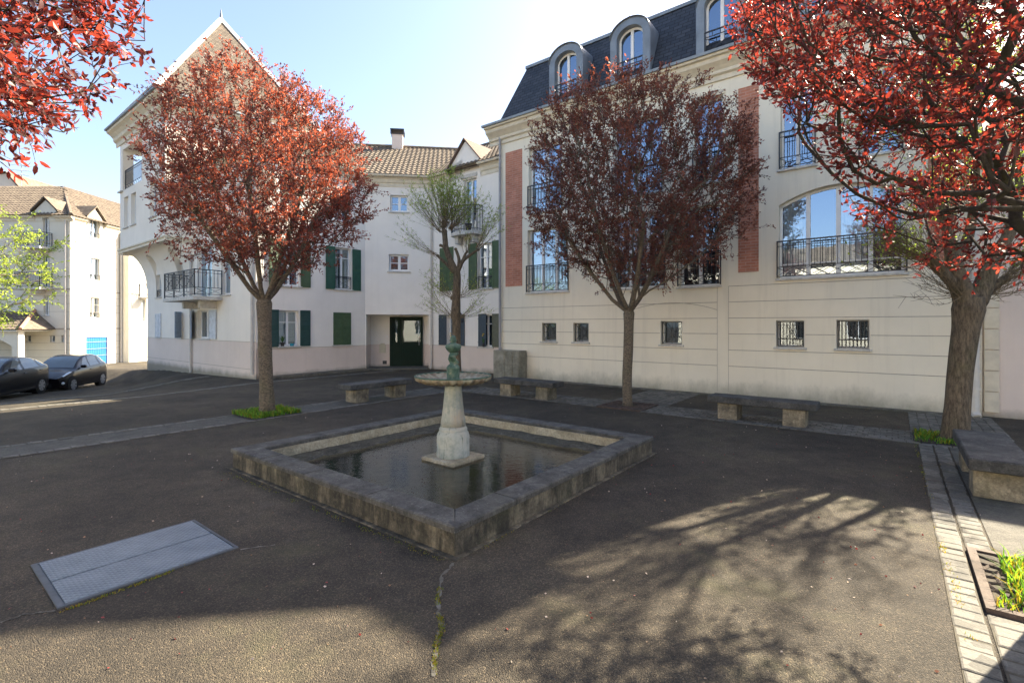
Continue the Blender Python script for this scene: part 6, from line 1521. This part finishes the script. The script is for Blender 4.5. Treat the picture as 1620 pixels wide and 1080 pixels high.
# scattered pale bits and fallen leaves
LP=[];LD=[];LS=[];LC=[]
for k in range(900):
    if rng.random()<0.6: x,y=G(rng.uniform(0,1560),514+1/rng.uniform(1/560.,1/120.)) 
    else: x,y=AB(rng.uniform(-1.6,9),rng.uniform(0,10))
    a,b=inv(x,y)
    if abs(a-FA)<HW and abs(b-FB)<HW: continue
    LP.append((x,y,gz(x,y)+0.006)); an=rng.uniform(0,6.28); LD.append((math.cos(an),math.sin(an),rng.uniform(-0.1,0.25))); LS.append(rng.uniform(0.008,0.026)); 
    LC.append(np.array([(1.8,2.4,2.6),(0.9,0.25,0.3),(1.0,1.0,0.8)][int(rng.integers(0,3))])*rng.uniform(0.5,1.1))
o=leafmesh('fallen_leaves',M['petal'],LP,LD,LS,LC,None,aspect=0.7); tag(o,'tiny fallen petals and leaves scattered over the asphalt','litter',kind='stuff')
LP=[];LD=[];LS=[];LC=[]
for k in range(5200):
    a=rng.uniform(-1,1)*(HW-0.36);b=rng.uniform(-1,1)*(HW-0.36)
    if mn.noise(Vector((a*1.6,b*1.6,4)))<-0.05: continue
    x,y=AB(FA+a,FB+b); LP.append((x,y,0.0575)); an=rng.uniform(0,6.28); LD.append((math.cos(an),math.sin(an),0.01)); LS.append(rng.uniform(0.004,0.013)); LC.append(np.array([(1.0,1.3,1.3),(0.7,0.35,0.35),(0.5,0.5,0.3)][int(rng.integers(0,3))])*rng.uniform(0.3,0.9))
o=leafmesh('floating_petals',M['petal'],LP,LD,LS,LC,None,aspect=0.7); tag(o,'petals and debris floating on the basin water','litter',kind='stuff')

# ================================================================= cars
def catm(a,b,c,d,t): return 0.5*((2*b)+(c-a)*t+(2*a-5*b+4*c-d)*t*t+(3*b-a-3*c+d)*t**3)
def make_car(stations,paint,label,group,Lc,wheelx,hl=True):
    """stations: (x, w, zlow, zbelt, ztop, wtop)"""
    r=empty('parked_car',(0,0,0),label,'car',group)
    CP=[]
    for (x,w_,zl,zb,zt_,wt) in stations:
        CP.append([np.array(p) for p in ((x,0,zl),(x,w_*0.90,zl),(x,w_*0.985,zl+0.14),(x,w_,zl+(zb-zl)*0.62),(x,w_*0.965,zb),(x,w_*0.5+wt*0.5 if zt_-zb<0.12 else wt+ (w_*0.965-wt)*0.45,(zb*0.5+zt_*0.5)),(x,wt,zt_-0.035),(x,wt*0.55,zt_),(x,0,zt_+0.012))])
    CP=np.array(CP); nu,nv=CP.shape[:2]
    def S(u,v,side=1,off=0.0):
        i=min(int(u),nu-2);j=min(int(v),nv-2);fu=u-i;fv=v-j
        def row(ii):
            ii=max(0,min(nu-1,ii)); c=CP[ii]; g=lambda k:c[max(0,min(nv-1,k))]
            return catm(g(j-1),g(j),g(j+1),g(j+2),fv)
        p=catm(row(i-1),row(i),row(i+1),row(i+2),fu); 
        return np.array((p[0],p[1]*side,p[2]))
    def N_(u,v,side):
        e=0.02; a=S(min(u+e,nu-1),v,side)-S(max(u-e,0),v,side); b=S(u,min(v+e,nv-1),side)-S(u,max(v-e,0),side); n=np.cross(a,b)*(-side); l_=np.linalg.norm(n); n=n/l_ if l_>1e-9 else np.array((0,0,1.)); return n
    def patch(m,u0,u1,v0,v1,off,nu_=10,nv_=6,sides=(1,-1),u0b=None,u1b=None):
        """u limits may slope: u0/u1 at v0, u0b/u1b at v1"""
        u0b=u0 if u0b is None else u0b;u1b=u1 if u1b is None else u1b
        for side in sides:
            vs=[]
            for j in range(nv_+1):
                v=v0+(v1-v0)*j/nv_; f=j/nv_; ua=u0+(u0b-u0)*f;ub=u1+(u1b-u1)*f
                for i in range(nu_+1):
                    u=ua+(ub-ua)*i/nu_; n=N_(u,v,side); n=n if (n[1]*side>-0.2) else -n
                    if n[2]<-0.6 and v>3: n=-n
                    vs.append(tuple(S(u,v,side)+n*off))
            m.add(vs,[(j*(nu_+1)+i,j*(nu_+1)+i+1,(j+1)*(nu_+1)+i+1,(j+1)*(nu_+1)+i) for j in range(nv_) for i in range(nu_)])
    m=MB(); patch(m,0,nu-1,0,nv-1,0,(nu-1)*6,(nv-1)*4)
    for uu in (0,nu-1):
        for side in (1,-1):
            m.poly([tuple(S(uu,(nv-1)*k/32,side)) for k in range(33)])
    body=m.build('body',paint,r,smooth=True); 
    return r,S,patch,nu,nv,body
# hatchback stations, x forward; (x,w,zlow,zbelt,ztop,wtop)
hatch=[(1.93,0.72,0.22,0.62,0.66,0.58),(1.72,0.80,0.19,0.68,0.74,0.66),(1.35,0.82,0.18,0.78,0.86,0.66),(0.85,0.84,0.18,0.88,0.98,0.68),(0.35,0.845,0.18,0.92,1.28,0.60),(-0.15,0.85,0.18,0.94,1.46,0.58),(-0.7,0.85,0.18,0.96,1.50,0.58),(-1.2,0.845,0.18,0.99,1.46,0.57),(-1.6,0.82,0.20,1.00,1.30,0.56),(-1.80,0.76,0.26,0.92,1.02,0.60),(-1.86,0.66,0.34,0.70,0.76,0.58)]
def dress(r,S,patch,nu,nv,wheelx,glassU,lights,gl2=None):
    m=MB(); patch(m,glassU['ws0'],glassU['ws1'],7.0,8.0,0.004,6,6); patch(m,glassU['ws0'],glassU['ws1'],6.15,7.0,0.004,6,4)
    m.build('windscreen',M['carglass'],r,smooth=True)
    for (a,b,ab,bb) in glassU['side']:
        for sd in (1,-1):
            m=MB(); patch(m,a,b,4.22,5.85,0.005,8,5,sides=(sd,),u0b=ab,u1b=bb); m.build('side_window',M['carglass'],r,smooth=True)
    m=MB(); patch(m,glassU['r0'],glassU['r1'],6.3,8.0,0.004,5,6); m.build('rear_window',M['carglass'],r,smooth=True)
    for (u0,u1,v0,v1) in lights:
        for sd in (1,-1):
            m=MB(); patch(m,u0,u1,v0,v1,0.006,6,5,sides=(sd,)); m.build('headlight',M['lampglass'],r,smooth=True)
    for sd in (1,-1):
        m=MB(); patch(m,nu-2.6,nu-1.6,4.0,4.9,0.006,4,4,sides=(sd,)); m.build('tail_light',M['redlens'],r,smooth=True)
    for wx in wheelx:
        for sd in (1,-1):
            wyo=glassU['wy']*sd; m=MB()
            fr=Fr((wx,wyo),(1,0)) ; 
            def disc(y,r_,n=28): return [(wx+r_*math.cos(2*math.pi*k/n),y,0.31+r_*math.sin(2*math.pi*k/n)) for k in range(n)]
            # arch lip
            ma=MB(); n=28; a=disc(wyo*0.80,0.36);b=disc(wyo+0.012*sd,0.365)
            ma.poly(b); 
            for k in range(n): ma.quad(a[k],a[(k+1)%n],b[(k+1)%n],b[k])
            ma.build('wheel_arch',M['tyre'],r,fix=False)
            rings=[(wyo-0.10*sd,0.29),(wyo+0.016*sd,0.305),(wyo+0.030*sd,0.285),(wyo+0.030*sd,0.215),(wyo+0.018*sd,0.205)]
            pts=[disc(y,rr) for y,rr in rings]
            for q_ in range(len(rings)-1):
                for k in range(n): m.quad(pts[q_][k],pts[q_][(k+1)%n],pts[q_+1][(k+1)%n],pts[q_+1][k])
            m.poly(pts[-1]); wh=m.build('wheel',M['tyre'],r,fix=False)
            m=MB()
            for k in range(7):
                an=2*math.pi*k/7; c_,s_=math.cos(an),math.sin(an)
                for w2,rr0,rr1 in ((0.035,0.03,0.2),):
                    p=[(wx+c_*rr0-s_*w2*0.7,0.31+s_*rr0+c_*w2*0.7),(wx+c_*rr1-s_*w2*1.5,0.31+s_*rr1+c_*w2*1.5),(wx+c_*rr1+s_*w2*1.5,0.31+s_*rr1-c_*w2*1.5),(wx+c_*rr0+s_*w2*0.7,0.31+s_*rr0-c_*w2*0.7)]
                    m.add([(x,wyo+0.034*sd,z) for x,z in p]+[(x,wyo+0.02*sd,z) for x,z in p],[(0,1,2,3),(0,4,5,1),(1,5,6,2),(2,6,7,3),(3,7,4,0)])
            o_=disc(wyo+0.036*sd,0.212);i_=disc(wyo+0.036*sd,0.188)
            for k in range(n): m.quad(o_[k],o_[(k+1)%n],i_[(k+1)%n],i_[k])
            hb=disc(wyo+0.038*sd,0.05); m.poly(hb); m.build('rim',M['rim'],wh,fix=False)
    for sd in (1,-1):
        m=MB(); p=S(glassU['mir'],4.2,sd); m.cbox((p[0],p[1]+0.10*sd,p[2]+0.08),(0.12,0.20,0.13),bev=0.03); m.build('wing_mirror',r.children[0].data.materials[0],r)
        for ux in glassU['handles']:
            m=MB(); p=S(ux,3.7,sd); m.cbox((p[0],p[1]+0.015*sd,p[2]),(0.17,0.035,0.03),bev=0.01); m.build('door_handle',r.children[0].data.materials[0],r)
car,S,patch,nu,nv,body=make_car(hatch,M['paint_aub'],'small dark hatchback nearer the blue garage door, front facing left','cars parked along the street',3.7,(1.2,-1.2))
dress(car,S,patch,nu,nv,(1.19,-1.20),dict(ws0=3.12,ws1=4.75,side=[(3.75,5.0,4.72,5.15),(5.15,6.55,5.3,6.5),(6.8,7.55,6.75,7.2)],r0=7.5,r1=8.8,mir=3.7,wy=0.83,handles=(5.15,6.75)),[(0.9,2.3,4.15,5.6)])
# front grille details
m=MB(); 
for sd in (1,-1):
    p=S(0.75,2.6,sd); m.lathe((p[0]+0.02,p[1],p[2]),[(0.01,-0.06),(0.06,-0.02),(0.06,0.03),(0.01,0.06)],10)
m.build('fog_light',M['lampglass'],car)
m=MB(); m.cbox((1.92,0,0.36),(0.04,0.9,0.16),bev=0.015); m.build('grille',M['tyre'],car)
hx=math.atan2(18.9-23.1,-18.2+19.35)
front=Vector((-18.72,21.0)); rear=Vector((-19.35,23.15)); fd=(front-rear).normalized(); nrm=Vector((-fd.y,fd.x))
# near side is the side facing right (towards the tower)
side=nrm if nrm.x>0 else -nrm
mid=(front+rear)/2-side*0.82
car.location=(mid.x,mid.y,gz(mid.x,mid.y)-0.02); car.rotation_euler=(0,0,math.atan2(fd.y,fd.x))
estate=[(2.1,0.60,0.26,0.62,0.66,0.50),(1.95,0.78,0.20,0.70,0.76,0.64),(1.5,0.86,0.18,0.80,0.88,0.70),(0.9,0.88,0.18,0.90,1.00,0.72),(0.35,0.885,0.18,0.93,1.30,0.64),(-0.2,0.89,0.18,0.95,1.44,0.62),(-0.9,0.89,0.18,0.98,1.45,0.61),(-1.45,0.88,0.18,1.00,1.36,0.59),(-1.85,0.86,0.20,1.02,1.22,0.60),(-2.02,0.82,0.26,0.96,1.03,0.66),(-2.10,0.76,0.34,0.66,0.72,0.66)]
car2,S,patch,nu,nv,body=make_car(estate,M['paint_black'],'dark blue black car cut off by the left edge, rear wheel showing','cars parked along the street',4.4,(1.35,-1.35))
dress(car2,S,patch,nu,nv,(1.38,-1.35),dict(ws0=3.12,ws1=4.75,side=[(3.75,5.05,4.75,5.2),(5.25,6.7,5.35,6.55),(6.95,7.9,6.85,7.5)],r0=7.6,r1=8.8,mir=3.7,wy=0.868,handles=(5.2,6.8)),[(0.9,2.3,4.15,5.6)])
rear=Vector((-18.45,19.2)); fd2=Vector((-0.30,-0.95)).normalized(); fd2=Vector((0.32,-0.95)).normalized(); nrm=Vector((-fd2.y,fd2.x)); side=nrm if nrm.x>0 else -nrm
mid=rear+fd2*1.35-side*0.82; car2.location=(mid.x,mid.y,gz(rear.x,rear.y)+0.02); car2.rotation_euler=(0,0,math.atan2(fd2.y,fd2.x))

# ================================================================= flower pots on the sills
def pot(fr,s,z,d,mat,label,flower=None,h=0.14,r=0.07,n=26,tall=0.25):
    p=fr.P(s,z,d); o=empty('flower_pot',p,label,'flower pot'); m=MB(); m.lathe(p,[(r*0.75,0),(r,h*0.85),(r*1.1,h*0.86),(r*1.1,h),(r*0.9,h),(r*0.85,h*0.8)],12); m.build('pot',M[mat],o)
    m=MB()
    for k in range(n):
        a=random.uniform(0,6.28);t=random.uniform(0.1,0.6); hh=tall*random.uniform(0.5,1); b=Vector(p)+Vector((0,0,h*0.8)); e=b+Vector((math.cos(a)*t*hh,math.sin(a)*t*hh,hh)); sd=Vector((-math.sin(a),math.cos(a),0))*0.018
        mid_=(b+e)/2; m.add([b,mid_+sd,e,mid_-sd],[(0,1,2,3)])
    m.build('plant',M['plantleaf'],o,fix=False)
    if flower:
        m=MB()
        for k in range(5):
            a=random.uniform(0,6.28);b=Vector(p)+Vector((math.cos(a)*0.05,math.sin(a)*0.05,h+tall*random.uniform(0.6,1.25))); m.lathe(tuple(b),[(0.005,-0.02),(0.028,0),(0.03,0.015),(0.01,0.03)],6)
        m.build('flowers',M[flower],o)
    return o
pot(L,0.95,1.08,-0.02,'black_pot','black pot with a dark plant on the sill behind the red tree trunk',tall=0.3)
pot(L,1.30,1.08,-0.02,'blue_pot','turquoise bowl on the sill beside the teal shutter',h=0.09,r=0.08,n=4,tall=0.05)
pot(M1,1.22,1.02,-0.02,'red_pot','red pot with yellow flowers on the sill left of the pollarded trunk','yellow',tall=0.32)
pot(M1,3.00,1.00,0.02,'black_pot','black pot with pink and yellow flowers on the sill near the corner','yellow',tall=0.3)
pot(M1,2.45,5.50,0.30,'black_pot','dark pot with dry plant on the small balcony',h=0.3,r=0.13,n=30,tall=0.4)
